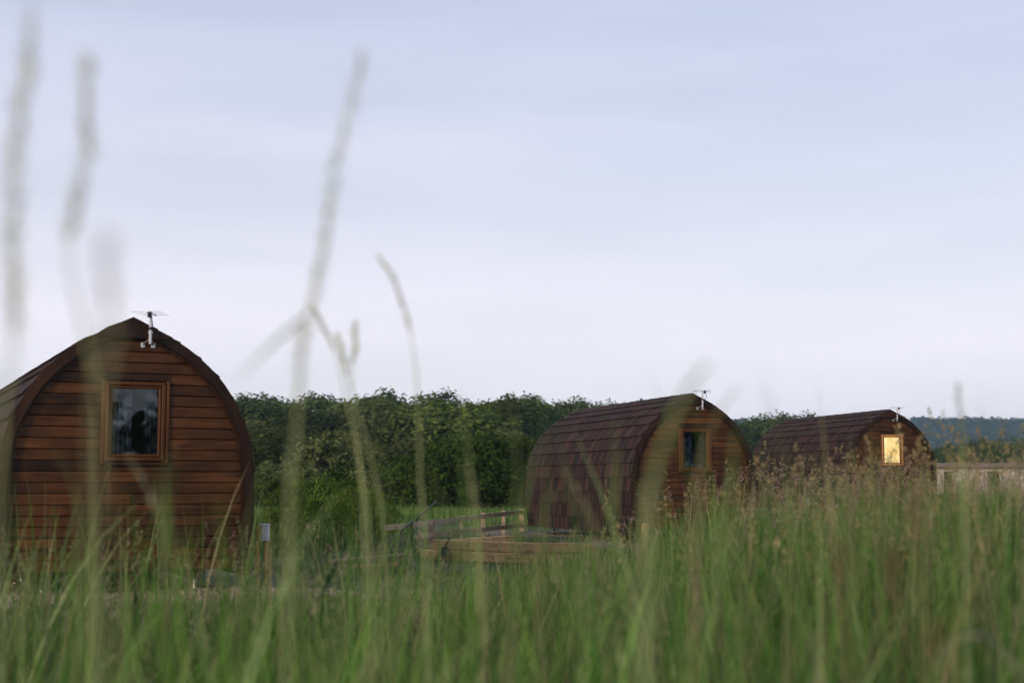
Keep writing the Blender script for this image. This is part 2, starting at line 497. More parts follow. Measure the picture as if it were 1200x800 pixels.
M['ground'] = mat_ground('meadow_ground', (0.030, 0.048, 0.014), (0.052, 0.075, 0.022), (0.075, 0.070, 0.034))
M['gravel'] = mat_ground('gravel_bed', (0.17, 0.125, 0.095), (0.25, 0.19, 0.15), (0.09, 0.07, 0.055), s1=2, s2=55, bump=0.03)
M['hill'] = mat_ground('hill_ground', (0.03, 0.05, 0.018), (0.05, 0.075, 0.025), (0.07, 0.085, 0.03), s1=0.02, s2=0.3)
M['field'] = mat_ground('field_ground', (0.075, 0.110, 0.030), (0.11, 0.14, 0.045), (0.14, 0.14, 0.06), s1=0.05, s2=1.0)
M['stone'] = mat_plain('gravel_stone', (0.26, 0.20, 0.16), 0.85, 0, 0.5, 9)

# ------------------------------------------------------------------ ground
def warp(n, ext, p=2.6):
    t = np.linspace(-1, 1, n)
    return np.sign(t) * np.abs(t)**p * ext
gx = warp(160, 2000); gy = 12 + warp(180, 2000)
XX, YY = np.meshgrid(gx, gy)
ZZ = ground_z(XX, YY)
GV = np.stack([XX, YY, ZZ], -1).reshape(-1, 3)
ny, nx = XX.shape
I = np.arange(ny*nx).reshape(ny, nx)
GQ = np.stack([I[:-1,:-1], I[:-1,1:], I[1:,1:], I[1:,:-1]], -1).reshape(-1, 4)
tag(link('ground', np_mesh('ground', GV, quads=GQ, mat=M['ground'], smooth_faces=True)), kind='structure')

# far wooded ridge and a pale field slope in front of it
def hill_mesh(name, x0, x1, y0, y1, hfun, mat, nx=90, ny=40):
    X, Y = np.meshgrid(np.linspace(x0, x1, nx), np.linspace(y0, y1, ny))
    Z = hfun(X, Y)
    I = np.arange(nx*ny).reshape(ny, nx)
    Q = np.stack([I[:-1,:-1], I[:-1,1:], I[1:,1:], I[1:,:-1]], -1).reshape(-1, 4)
    o = link(name, np_mesh(name, np.stack([X,Y,Z], -1).reshape(-1,3), quads=Q, mat=mat, smooth_faces=True))
    return tag(o, kind='structure')
RS = 1.75          # how far off the ridge lies
def ridge_z(X, Y):
    X = X/RS; Y = Y/RS
    t = np.clip((Y - 520) / 330, 0, 1)
    prof = np.sin(np.clip(t*1.15, 0, 1) * math.pi/2)**1.3
    top = 30 + 2.6*np.sin(X*0.011 + 0.4) + 1.4*np.sin(X*0.031) - 0.012*np.abs(X-260)
    top = top * smooth(-420, -120, X)
    return -2 + prof * top * RS
def field_z(X, Y):
    t = np.clip((Y - 150)/170, 0, 1)
    return -2.0 + 10.5*np.sin(t*math.pi/2) * np.exp(-((X-50)/46)**2) + 0.01*X
hill_mesh('wooded_hill', -900, 1500, 910, 1840, ridge_z, M['hill'])
hill_mesh('field_slope', -40, 180, 150, 420, field_z, M['field'], 60, 40)

# ------------------------------------------------------------------ pods
PH, PW, PZ0 = 2.70, 1.35, 0.28
PROF = [(0,0),(.14,.036),(.28,.071),(.48,.133),(.68,.224),(.80,.305),(.90,.40),(.945,.46),(.984,.566),(1,.69),(.995,.82),(.978,.95),(.965,1.035)]
def catmull(pts, n):
    pts = [Vector(p) for p in pts]
    out = []
    seg = len(pts)-1
    for i in range(n+1):
        t = i/n*seg; k = min(int(t), seg-1); f = t-k
        p0 = pts[k-1] if k > 0 else pts[0]*2-pts[1]
        p1, p2 = pts[k], pts[k+1]
        p3 = pts[k+2] if k+2 <= seg else pts[k+1]*2-pts[k]
        out.append(0.5*((2*p1)+(p2-p0)*f+(2*p0-5*p1+4*p2-p3)*f*f+(3*p1-p0-3*p2+p3)*f**3))
    return out
_pp = [Vector((p.x*PW, PZ0+PH*(1-p.y))) for p in catmull(PROF, 60)]
# even arc length
_d = [0]
for a, b_ in zip(_pp, _pp[1:]): _d.append(_d[-1]+(b_-a).length)
ARC = _d[-1]
def prof(s):
    s = max(0, min(ARC, s))
    for i in range(len(_d)-1):
        if s <= _d[i+1]:
            f = (s-_d[i])/(_d[i+1]-_d[i]); return _pp[i].lerp(_pp[i+1], f)
    return _pp[-1]
def nrm(s):
    t = prof(s+0.02)-prof(s-0.02); t.normalize()
    return Vector((-t.y, t.x)) if (-t.y) > 0 or s < 0.1 else Vector((-t.y, t.x))
def halfw(z):
    for a, b_ in zip(_pp, _pp[1:]):
        if b_.y <= z <= a.y:
            f = (a.y-z)/max(1e-6, a.y-b_.y); return a.x+(b_.x-a.x)*f
    return _pp[-1].x
POD_L = 6.7
WX0, WX1, WZ0, WZ1 = -0.27, 0.37, 1.44, 2.30     # window opening

def side_poly(off_out, off_in, n=44, mirror=1, smax=None):
    smax = smax or ARC
    out, inn = [], []
    z_ap = prof(0).y
    for i in range(n+1):
        s = smax*i/n
        p, m_ = prof(s), nrm(max(s, 0.05))
        o = p+m_*off_out; q = p-m_*off_in
        if o.x < 0 or i == 0: o = Vector((0, z_ap+off_out/math.cos(0.45)))
        if q.x < 0.0 or i == 0: q = Vector((0, z_ap-off_in/math.cos(0.45)))
        out.append((o.x*mirror, o.y)); inn.append((q.x*mirror, q.y))
    return out, inn

def strip_prism(mb, out, inn, y0, y1):
    n = len(out)
    vs = [(x,y0,z) for x,z in out]+[(x,y0,z) for x,z in inn]+[(x,y1,z) for x,z in out]+[(x,y1,z) for x,z in inn]
    fs = []
    for i in range(n-1):
        fs += [(i,i+1,n+i+1,n+i), (2*n+i,3*n+i,3*n+i+1,2*n+i+1), (i,2*n+i,2*n+i+1,i+1), (n+i,n+i+1,3*n+i+1,3*n+i)]
    fs += [(0,n,3*n,2*n), (n-1,3*n-1,4*n-1,2*n-1)]
    mb.add(vs, fs)

def make_pod():
    root = empty('camping_pod')
    # shell under the tiles
    mb = MB()
    for s in (1, -1):
        o, i_ = side_poly(0.0, 0.06, mirror=s)
        strip_prism(mb, o, i_, 0.0, POD_L)
    roof = mb.build('roof', M['inner'], root)
    # tiles: one object each, rows share a mesh
    rows, tw = 12, 0.588
    rs = ARC/rows
    for side in (1, -1):
        for r in range(rows):
            s0, s1 = r*rs, (r+1)*rs
            lap = 0.05 if r else 0.0
            a, na = prof(max(0, s0-lap)), nrm(max(s0-lap, 0.05))
            b, nb = prof(s1), nrm(s1-0.01)
            A0, A1 = a+na*0.004, a+na*0.012
            B0, B1 = b+nb*0.012, b+nb*0.042
            if r == 0: A0 = Vector((0.004, a.y+0.006)); A1 = Vector((0.004, a.y+0.018))
            g = 0.004
            vs = []
            for y in (g, tw-g):
                for q in (A0, A1, B1, B0): vs.append((q.x*side, y, q.y))
            me = MB().add(vs, [(0,1,2,3),(7,6,5,4),(0,4,5,1),(1,5,6,2),(2,6,7,3),(3,7,4,0)]).mesh('tile', M['tile'])
            y = -0.055 - (tw*0.5 if r % 2 else 0)
            y_end = POD_L+0.05
            while y < y_end-0.02:
                y0, y1 = max(y, -0.055), min(y+tw, y_end)
                t = link('tile', me, roof, (random.uniform(-.002,.002), y0, random.uniform(-.002,.002)))
                t.scale = (1, (y1-y0)/tw, 1)
                y += tw
    # ridge cap pieces
    mb = MB()
    za = prof(0).y
    for k in range(12):
        y0 = -0.05+k*(POD_L+0.1)/12; y1 = y0+(POD_L+0.1)/12-0.006
        for s in (1, -1):
            vs = []
            for y, up in ((y0, 0.030), (y1, 0.040)):
                vs += [(0,y,za+up), (s*0.13,y,za+up-0.062), (s*0.13,y,za+up-0.074), (0,y,za+up-0.013)]
            mb.add(vs, [(0,1,2,3),(7,6,5,4),(0,4,5,1),(1,5,6,2),(2,6,7,3),(3,7,4,0)])
    mb.build('ridge_cap', M['tile'], root)
    # arched bargeboards, front and back, one piece each side
    for y0, y1 in ((-0.088, -0.056), (POD_L+0.052, POD_L+0.09)):
        for s in (1, -1):
            o, i_ = side_poly(0.02, 0.088, mirror=s)
            o = [(x if abs(x) > 1e-6 else s*0.001, z) for x, z in o]; i_ = [(x if abs(x) > 1e-6 else s*0.001, z) for x, z in i_]
            mb = MB(); strip_prism(mb, o, i_, y0, y1)
            mb.build('bargeboard', M['barge'], root)
    # inner trim strip inside the arch, stepped back
    for s in (1, -1):
        o, i_ = side_poly(-0.075, 0.118, mirror=s)
        mb = MB(); strip_prism(mb, o, i_, -0.054, -0.028)
        mb.build('inner_trim', M['barge'], root)
    # front wall and its boards
    mb = MB()
    n = 30
    zb, zt = PZ0-0.02, za-0.1
    def plate(y0, y1, hole):
        b = MB()
        zs = sorted(set(np.round(np.concatenate([np.linspace(zb, zt, n), [WZ0, WZ1]]), 4)))
        for z0, z1 in zip(zs, zs[1:]):
            w0, w1 = max(0.02, halfw(z0)-0.07), max(0.01, halfw(z1)-0.07)
            spans = [((-w0, w0), (-w1, w1))]
            if hole and z0 >= WZ0-1e-3 and z1 <= WZ1+1e-3:
                spans = [((-w0, WX0), (-w1, WX0)), ((WX1, w0), (WX1, w1))]
            for (a0, a1), (b0, b1) in spans:
                b.add([(a0,y0,z0),(a1,y0,z0),(b1,y0,z1),(b0,y0,z1),(a0,y1,z0),(a1,y1,z0),(b1,y1,z1),(b0,y1,z1)],
                      [(0,1,2,3),(7,6,5,4),(0,4,5,1),(1,5,6,2),(2,6,7,3),(3,7,4,0)])
        return b
    fw = plate(0.0, 0.05, True).build('front_wall', M['inner'], root)
    bw = plate(POD_L-0.06, POD_L, False).build('back_wall', M['inner'], root)
    bh = 0.1185
    def board_mesh(a0, a1, b0, b1, z0, z1, yf, yb):
        # z0 end widths a0..a1, z1 end widths b0..b1; V joint along both long edges, face slightly crowned
        g, c = 0.0032, 0.007
        ys = [yb, yf+0.007, yf, yf-0.0005, yf, yf+0.007, yb]
        zs = [z0+g, z0+g, z0+g+c, (z0+z1)/2, z1-g-c, z1-g, z1-g]
        vs = []
        for e in (0, 1):
            for y, z in zip(ys, zs):
                f = (z-z0)/(z1-z0)
                x = (a0+(b0-a0)*f) if e == 0 else (a1+(b1-a1)*f)
                vs.append((x, y, z))
        fs = [(i,i+1,i+8,i+7) for i in range(6)]+[(6,0,7,13), tuple(range(7)), tuple(range(13,6,-1))]
        return MB().add(vs, fs)
    for wall, yf, yb, hole in ((fw, -0.024, -0.001, True), (bw, POD_L+0.024, POD_L+0.001, False)):
        z = PZ0-0.02
        while z < za-0.14:
            z1 = min(z+bh, za-0.10)
            w0, w1 = max(0.05, halfw(z)-0.06), max(0.03, halfw(z1)-0.06)
            spans = [(-w0, w0, -w1, w1)]
            if hole and z1 > WZ0+0.01 and z < WZ1-0.01:
                spans = [(-w0, WX0-0.045, -w1, WX0-0.045), (WX1+0.045, w0, WX1+0.045, w1)]
            for a0, a1, b0, b1 in spans:
                # long boards are sometimes butted from two lengths
                cuts = [0.0, 1.0]
                if a1-a0 > 1.3 and random.random() < 0.55: cuts = [0.0, random.uniform(0.3, 0.7), 1.0]
                for c0, c1 in zip(cuts, cuts[1:]):
                    e0 = 0.0015/(a1-a0) if c0 > 0 else 0; e1 = 0.0015/(a1-a0) if c1 < 1 else 0
                    L_ = lambda p, q, f: p+(q-p)*f
                    board_mesh(L_(a0, a1, c0+e0), L_(a0, a1, c1-e1), L_(b0, b1, c0+e0), L_(b0, b1, c1-e1), z, z1, yf+random.uniform(-.002,.002), yb).build('board', M['board'], wall)
            z += bh
    # gable plate under the ridge
    wz = 0.205
    gw = 0.425
    mb = MB().prism([(0, za+0.012), (-gw, za-wz+0.018), (-gw+0.02, za-wz), (gw-0.02, za-wz), (gw, za-wz+0.018)], -0.102, -0.090)
    mb.build('gable_plate', M['barge'], root)
    # window
    cx = (WX0+WX1)/2
    f = MB()
    t = 0.040
    f.cbox(WX0, WX0+t, -0.062, 0.04, WZ0, WZ1).cbox(WX1-t, WX1, -0.062, 0.04, WZ0, WZ1)
    f.cbox(WX0+t, WX1-t, -0.062, 0.04, WZ1-t, WZ1).cbox(WX0+t, WX1-t, -0.062, 0.04, WZ0, WZ0+t)
    win = f.build('window', M['frame'], root)
    s_ = MB(); a, b = WX0+t+0.004, WX1-t-0.004; c, d = WZ0+t+0.004, WZ1-t-0.004; u = 0.030
    s_.cbox(a, a+u, -0.048, 0.02, c, d).cbox(b-u, b, -0.048, 0.02, c, d).cbox(a+u, b-u, -0.048, 0.02, d-u, d).cbox(a+u, b-u, -0.048, 0.02, c, c+u)
    s_.build('sash', M['frame'], win)
    MB().box(a+u-0.004, b-u+0.004, -0.020, -0.014, c+u-0.004, d-u+0.004).build('pane', M['glass'], win)
    # pleated curtain panels behind the pane, the dark room showing between them
    cur = None
    for u0, u1 in ((0.03, 0.30), (0.44, 0.62)):
        vs = []; n = 26
        for i in range(n+1):
            x = WX0+u0+(u1-u0)*i/n
            y = 0.085+0.018*math.sin(i*1.35)+0.008*math.sin(i*0.53+1)
            vs += [(x, y, WZ0-0.03), (x+0.004*math.sin(i), y+0.004*math.sin(i*.7), WZ1+0.02)]
        cu = MB().add(vs, [(2*i, 2*i+2, 2*i+3, 2*i+1) for i in range(n)]).build('curtain', M['curtain_grey'], win, smooth_faces=True)
        sol = cu.modifiers.new('t', 'SOLIDIFY'); sol.thickness = 0.003
        cur = cur or cu
    for x0 in (WX0-0.043, WX1+0.005):
        MB().cbox(x0, x0+0.038, -0.052, 0.0, WZ0-0.02, WZ1+0.012, 0.005).build('side_trim', M['frame'], win)
    MB().cbox(WX0-0.05, WX1+0.05, -0.075, 0.0, WZ0-0.047, WZ0-0.022, 0.006).build('sill', M['barge'], win)
    MB().cbox(WX0-0.043, WX1+0.043, -0.036, 0.0, WZ1+0.014, 0.26+0.1185*18-0.004, 0.006).build('head_trim', M['barge'], win)
    # chassis and jack legs
    ch = MB()
    for x in (-0.82, 0.82): ch.cbox(x-0.04, x+0.04, 0.05, POD_L-0.05, PZ0-0.14, PZ0-0.022, 0.006)
    for y in (0.35, 2.3, 4.3, POD_L-0.4): ch.box(-1.15, 1.15, y-0.04, y+0.04, PZ0-0.021, PZ0-0.001)
    ch.box(-1.2, 1.2, 0.02, POD_L-0.02, PZ0, PZ0+0.04)
    ch.build('chassis', M['chassis'], root)
    for y in (0.35, 2.3, 4.3, POD_L-0.4):
        for x in (-0.82, 0.82):
            lg = MB().tube([(x, y, -0.10), (x, y, PZ0-0.12)], 0.024, 8)
            lg.box(x-0.09, x+0.09, y-0.09, y+0.09, -0.12, 0.035)
            l_ = lg.build('leg', M['steel'], root)
            MB().bar((x-math.copysign(0.30, x), y, PZ0-0.06), (x, y, 0.06), 0.016).build('brace', M['steel'], l_)
    # television aerial on a cranked mast with a wall bracket
    ax_, ay = 0.165, -0.16
    mast = MB().tube([(ax_, ay, za-0.27), (ax_, ay, za+0.08)], 0.017, 10)
    mast.tube([(ax_, ay, za-0.155), (ax_, ay, za-0.135)], 0.024, 10)
    aer = mast.build('aerial', M['alu'], root)
    br = MB()
    for s in (-1, 1):
        br.bar((ax_, ay+0.01, za-0.22), (ax_+s*0.055, -0.027, za-0.27), 0.03, 0.012)
        br.box(ax_+s*0.055-0.022, ax_+s*0.055+0.022, -0.034, -0.027, za-0.30, za-0.245)
    br.build('bracket', M['alu'], aer)
    MB().tube([(ax_, ay, za-0.12), (ax_, ay, za-0.09)], 0.0215, 10).build('collar', M['black'], aer)
    return root, aer, cur, win

pod0, aer0, cur0, win0 = make_pod()
PODS = [((-4.16, 15.5), 25.0, 0.0), ((3.63, 28.7), 17.0, 0.0), ((10.55, 39.8), 13.5, 0.25)]
pods = []
for i, ((x, y), th, z) in enumerate(PODS):
    o = pod0 if i == 0 else copy_tree(pod0)
    o.location = (x, y, z); o.rotation_euler = (0, 0, R(th))
    pods.append(o)
LBL = ['brown timber pod with grey curtain window and lettered gable beside the white-topped hookup post',
       'brown timber pod with blue curtain window and long tiled roof above the sleeper wall',
       'dark timber pod with a glowing yellow window, standing behind the tall seed heads']
for o, t in zip(pods, LBL): tag(o, t, 'pod', 'arched camping pods in a row')
za = prof(0).y

def add_aerial(pod, rot, tilt_el):
    """boom and rods of the aerial; rods flat or upright"""
    aer = [c for c in pod.children if c.name.startswith('aerial')][0]
    c = Vector((0.165, -0.16, za+0.065)); d = Vector((math.cos(rot), math.sin(rot), 0)); s = Vector((-d.y, d.x, 0))
    side = Vector((0, 0, 1)) if tilt_el else s
    MB().bar(c-d*0.17, c+d*0.20, 0.013).build('boom', M['alu'], aer)
    for k in range(7 if tilt_el else 3):
        p = c+d*(-0.16+(0.057 if tilt_el else 0.16)*k); h = (0.045 if tilt_el else 0.17)*(1-0.06*k)
        MB().tube([p-side*h, p+side*h], 0.0045 if tilt_el else 0.0032, 6).build('rod', M['alu'], aer)
    p = c-d*0.05
    MB().cbox(p.x-0.02, p.x+0.02, p.y-0.02, p.y+0.02, p.z-0.05, p.z+0.012, 0.004).build('junction_box', M['black'], aer)
    MB().tube([p+Vector((0.02,0,-0.03)), p+Vector((0.035,0,-0.12)), Vector((0.165+0.03,-0.15,za-0.14))], 0.005, 6).build('cable', M['black'], aer)
add_aerial(pods[0], R(62), False)
add_aerial(pods[1], R(172), True)
add_aerial(pods[2], R(175), True)

# letters cut into the nearest gable plate
def stroke(mb, a, b, w=0.0115):
    mb.bar((a[0], -0.1035, a[1]), (b[0], -0.1035, b[1]), w, 0.003, up=(0, 1, 0))
x0, z0, hh = -0.035, za-0.168, 0.088
L1 = MB(); stroke(L1, (x0, z0+hh), (x0, z0)); stroke(L1, (x0-0.005, z0), (x0+0.062, z0))
plate0 = [c for c in pods[0].children if c.name.startswith('gable_plate')][0]
L1.build('letter', M['letter'], plate0)
L2 = MB(); x1 = x0+0.078
stroke(L2, (x1, z0+0.072), (x1, z0-0.022)); stroke(L2, (x1-0.004, z0+0.068), (x1+0.05, z0+0.068)); stroke(L2, (x1+0.046, z0+0.072), (x1+0.046, z0+0.012)); stroke(L2, (x1, z0+0.016), (x1+0.05, z0+0.016))
L2.build('letter', M['letter'], plate0)
L3 = MB(); stroke(L3, (x0-0.085, z0+0.06), (x0-0.105, z0+0.035), 0.008); stroke(L3, (x0-0.105, z0+0.035), (x0-0.085, z0+0.012), 0.008)
L3.build('carved_mark', M['letter'], plate0)

# what hangs in the three windows
def win_part(pod, stem):
    w = [c for c in pod.children if c.name.startswith('window')][0]
    return w, [c for c in w.children if c.name.startswith(stem)]
w1, cs = win_part(pods[1], 'curtain')
for c in cs: c.data = c.data.copy(); c.data.materials[0] = M['curtain_blue']
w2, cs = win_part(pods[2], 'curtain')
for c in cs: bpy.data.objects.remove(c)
bl = MB().box(WX0+0.02, WX1-0.02, 0.06, 0.064, WZ0-0.03, WZ1+0.03).build('glow_blind', M['lit'], w2)  # the blind itself emits the warm yellow of this window
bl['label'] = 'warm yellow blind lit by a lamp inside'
w2.data = w2.data.copy(); w2.data.materials[0] = M['glow_frame']  # window glow put into a paler gold colour of this frame

# ------------------------------------------------------------------ gravel beds and stones
def pad(name, cx, cy, th, wx, y0, y1, up=0.012):
    n, m_ = 26, 40
    c, s = math.cos(R(th)), math.sin(R(th))
    V = []
    for j in range(m_):
        for i in range(n):
            a = -wx+2*wx*i/(n-1); b = y0+(y1-y0)*j/(m_-1)
            e = 0.22*mnoise.noise(Vector((a*1.3, b*1.3, cx)))
            if i in (0, n-1): a += e
            if j in (0, m_-1): b += e
            x = cx+a*c-b*s; y = cy+a*s+b*c
            edge = min(i, n-1-i, j, m_-1-j)
            V.append((x, y, gz(x, y)+(up if edge else -0.03)+0.012*mnoise.noise(Vector((x*4, y*4, 0)))*(edge > 0)))
    I = np.arange(n*m_).reshape(m_, n)
    Q = np.stack([I[:-1,:-1], I[:-1,1:], I[1:,1:], I[1:,:-1]], -1).reshape(-1, 4)
    return tag(link(name, np_mesh(name, np.array(V), quads=Q, mat=M['gravel'])), kind='structure')
for (x, y), th, z in PODS:
    pad('gravel_bed', x, y, th, 2.5, -1.7, POD_L+0.8)
pad('gravel_path', 8.0, 32.0, -30, 1.6, -5.0, 6.5, 0.02)

def ico():
    t = (1+5**.5)/2
    v = np.array([(-1,t,0),(1,t,0),(-1,-t,0),(1,-t,0),(0,-1,t),(0,1,t),(0,-1,-t),(0,1,-t),(t,0,-1),(t,0,1),(-t,0,-1),(-t,0,1)], float)/math.hypot(1, t)
    f = np.array([(0,11,5),(0,5,1),(0,1,7),(0,7,10),(0,10,11),(1,5,9),(5,11,4),(11,10,2),(10,7,6),(7,1,8),(3,9,4),(3,4,2),(3,2,6),(3,6,8),(3,8,9),(4,9,5),(2,4,11),(6,2,10),(8,6,7),(9,8,1)])
    return v, f
IV, IF = ico()
def stones(n, cx, cy, th, wx, y0, y1):
    a = RNG.uniform(-wx, wx, n); b = RNG.uniform(y0, y1, n)
    c, s = math.cos(R(th)), math.sin(R(th))
    x = cx+a*c-b*s; y = cy+a*s+b*c
    return np.stack([x, y, ground_z(x, y)+0.018], -1)
pts = np.concatenate([stones(2600, *PODS[0][0], 25, 2.4, -1.6, 0.6), stones(900, *PODS[0][0], 25, 2.4, 0.6, 6), stones(1200, *PODS[1][0], 17, 2.4, -1.6, 6), stones(900, *PODS[2][0], 13.5, 2.4, -1.6, 3), stones(900, 8.0, 32, -30, 1.5, -4.8, 6.2)])
sz = RNG.uniform(0.010, 0.030, (len(pts), 1, 1))*RNG.uniform(0.6, 1.3, (len(pts), 12, 1))
SV = (pts[:, None, :]+IV[None]*sz*np.array([1, 1, .7])).reshape(-1, 3)
SF = (IF[None]+12*np.arange(len(pts))[:, None, None]).reshape(-1, 3)
tag(link('gravel_stones', np_mesh('gravel_stones', SV, tris=SF, mat=M['stone'])), 'loose brown and grey stones lying on the gravel beds', 'gravel', kind='stuff')

# ------------------------------------------------------------------ timber and posts in the middle ground
def hookup_post():
    b = P(306, 655, 17.0); z = gz(b.x, b.y)
    r = empty('hookup_post', (b.x, b.y, z))
    MB().tube([(-0.055, 0, -0.1), (-0.05, 0, 0.72)], 0.033, 10).build('post', M['post'], r)
    MB().tube([(0.075, 0, -0.1), (0.05, 0.01, 0.72)], 0.033, 10).build('post', M['post'], r)
    MB().bar((-0.05, -0.03, 0.16), (0.06, -0.03, 0.30), 0.022, 0.03).build('brace', M['post'], r)
    bx = MB().cbox(0.005, 0.115, -0.10, -0.025, 0.56, 0.74, 0.012).build('socket_box', M['white_pvc'], r)
    MB().cbox(0.0, 0.12, -0.11, -0.02, 0.741, 0.757, 0.004).build('lid', M['white_pvc'], bx)
    MB().box(0.03, 0.09, -0.106, -0.101, 0.585, 0.65).build('socket_flap', M['white_pvc'], bx)
    r.scale = (0.86, 0.86, 1)
    tag(r, 'white electric hookup box on a pair of yellow timber posts beside the lettered pod', 'hookup post')
hookup_post()

def sleeper_wall():
    a, b = P(493, 655, 24.6), P(694, 655, 22.95)
    d = Vector((b.x-a.x, b.y-a.y, 0)); Ln = d.length; ang = math.atan2(d.y, d.x)
    r = empty('sleeper_wall', (a.x, a.y, gz(a.x, a.y)-0.02), ang)
    for row, (off, z) in enumerate(((0.0, 0.0), (0.22, 0.173))):
        x = off
        while x < Ln-0.1:
            l_ = min(random.uniform(0.55, 0.9), Ln-x)
            o = MB().cbox(0, l_-0.012, 0, 0.14, 0, 0.165, 0.012).build('sleeper', M['sleeper'], r)
            o.location = (x, 0.03*row+random.uniform(-.012,.012), z+random.uniform(-.006,.006)); o.rotation_euler = (0, random.uniform(-.006,.006), random.uniform(-.01,.01))
            x += l_
    # the return of the wall, running back from its end
    for row, (off, z) in enumerate(((0.15, 0.0), (0.2, 0.173))):
        for k in range(3):
            o = MB().cbox(0, 0.14, 0, 0.78, 0, 0.165, 0.012).build('sleeper', M['sleeper'], r)
            o.location = (0.0 if row == 0 else 0.225, off+0.8*k, z)
    tag(r, 'low two-course wall of orange-brown timber sleepers in front of the blue-curtained pod', 'sleeper wall')
sleeper_wall()

def pipe_stub():
    p = P(521, 654, 24.1); z = gz(p.x, p.y)
    r = empty('pipe_stub', (p.x, p.y, z+0.17))
    MB().tube([(0, -0.12, 0), (0, 0.25, 0)], 0.085, 16).build('pipe', M['black'], r)
    MB().tube([(0, -0.16, 0), (0, -0.10, 0)], 0.10, 16).build('collar', M['black'], r)
    MB().bar((0.0, -0.13, 0.06), (0.10, -0.13, 0.26), 0.03).build('lever', M['black'], r)
    MB().bar((0.0, 0.0, -0.25), (0.0, 0.0, -0.06), 0.05).build('stand', M['black'], r)
    tag(r, 'black pipe end with a lever poking out against the sleeper wall', 'pipe')
pipe_stub()

def edging(p, q, Yp, Yq, name, label, w, h, mat):
    a, b = P(*p, Yp), P(*q, Yq)
    d = b-a; n = 3
    r = empty(name, (a.x, a.y, a.z))
    for k in range(n):
        s, e = d*(k/n), d*((k+1)/n)*0.997 if k < n-1 else d
        MB().bar(s, e, w, h).build('rail', mat, r)
    for k in range(n+1):
        t = d*(k/n)
        g_ = gz(a.x+t.x, a.y+t.y)-a.z-0.1
        MB().bar((t.x, t.y+w/2+0.03, g_), (t.x, t.y+w/2+0.03, t.z+0.02), 0.055).build('peg', mat, r)
    return tag(r, label, 'edging')
edging((383, 657), (474, 649), 21.5, 24.0, 'timber_edging', 'long thin grey timber rail pegged low above the lawn', 0.05, 0.035, M['rail'])
edging((405, 664), (466, 660.5), 20.6, 21.5, 'timber_edging', 'short orange-brown board laid low on the lawn below the thin rail', 0.05, 0.04, M['sleeper'])

def fence():
    top = [(452, 618, 26.0), (506, 612.5, 27.6), (566, 604.5, 31.0), (611, 599.5, 35.0)]
    low = [(487, 627.5, 27.0), (506, 626.5, 27.6), (566, 620, 31.0), (611, 615, 35.0)]
    T = [P(*p) for p in top]; L = [P(*p) for p in low]
    b = T[1]
    r = empty('post_and_rail_fence', (b.x, b.y, gz(b.x, b.y)))
    o0 = Vector((b.x, b.y, gz(b.x, b.y)))
    for seq in (T, L):
        for p, q in zip(seq, seq[1:]):
            MB().bar(p-o0+Vector((0,-0.03,0)), q-o0+Vector((0,-0.03,0)), 0.035, 0.095).build('rail', M['rail'], r)
    for i, f, w in ((0, 0.72, 0.055), (1, 0.0, 0.12), (1, 0.55, 0.07), (2, 0.0, 0.10), (2, 0.5, 0.08), (2, 1.0, 0.11)):
        p = T[i].lerp(T[i+1], f)
        z = gz(p.x, p.y)
        MB().bar((p.x-o0.x, p.y-o0.y+0.05, z-o0.z-0.2), (p.x-o0.x, p.y-o0.y+0.05, p.z-o0.z+0.07), w).build('post', M['rail'], r)
    tag(r, 'weathered two-rail timber fence running back beside the pod above the sleeper wall', 'fence')
fence()

def slanting_pole():
    a, b = P(482, 612, 26.6), P(512, 587, 26.6)
    z = gz(a.x, a.y)
    r = empty('slanting_pole', (a.x, a.y, z))
    d = b-Vector((a.x, a.y, z)); a0 = Vector((0, 0, a.z-z))
    ft = a0+(a0-d)*0.9; ft.z = max(ft.z, -0.05)
    MB().tube([ft, d], 0.017, 8).build('pole', M['steel_grey'], r)
    MB().bar(a0+Vector((0.0,0.05,-0.07)), a0+Vector((0.02,0.05,0.03)), 0.07, 0.05).build('clamp', M['black'], r)
    MB().tube([(0, 0.05, -0.1), (0, 0.05, a0.z-0.05)], 0.03, 8).build('stand', M['black'], r)
    tag(r, 'dark metal pole slanting up beside the end of the rail fence', 'pole')
slanting_pole()

def marker(px, py_top, Y, w, label, mat):
    p = P(px, py_top, Y); z = gz(p.x, p.y)
    r = empty('marker_post', (p.x, p.y, z))
    h = p.z-z
    MB().cbox(-w/2, w/2, -w/2, w/2, -0.1, h-0.02, w*0.12).build('shaft', mat, r)
    MB().add([(-w/2,-w/2,h-0.019),(w/2,-w/2,h-0.019),(w/2,w/2,h-0.019),(-w/2,w/2,h-0.019),(0,0,h+0.02)], [(3,2,1,0),(0,1,4),(1,2,4),(2,3,4),(3,0,4)]).build('cap', mat, r)
    tag(r, label, 'post')
marker(756, 613, 25.4, 0.12, 'short square pale timber post in front of the blue-curtained pod', M['post'])
marker(946, 584, 31.0, 0.085, 'slim whitish post in the grass between the blue-curtained and lit pods', M['white_pvc'])

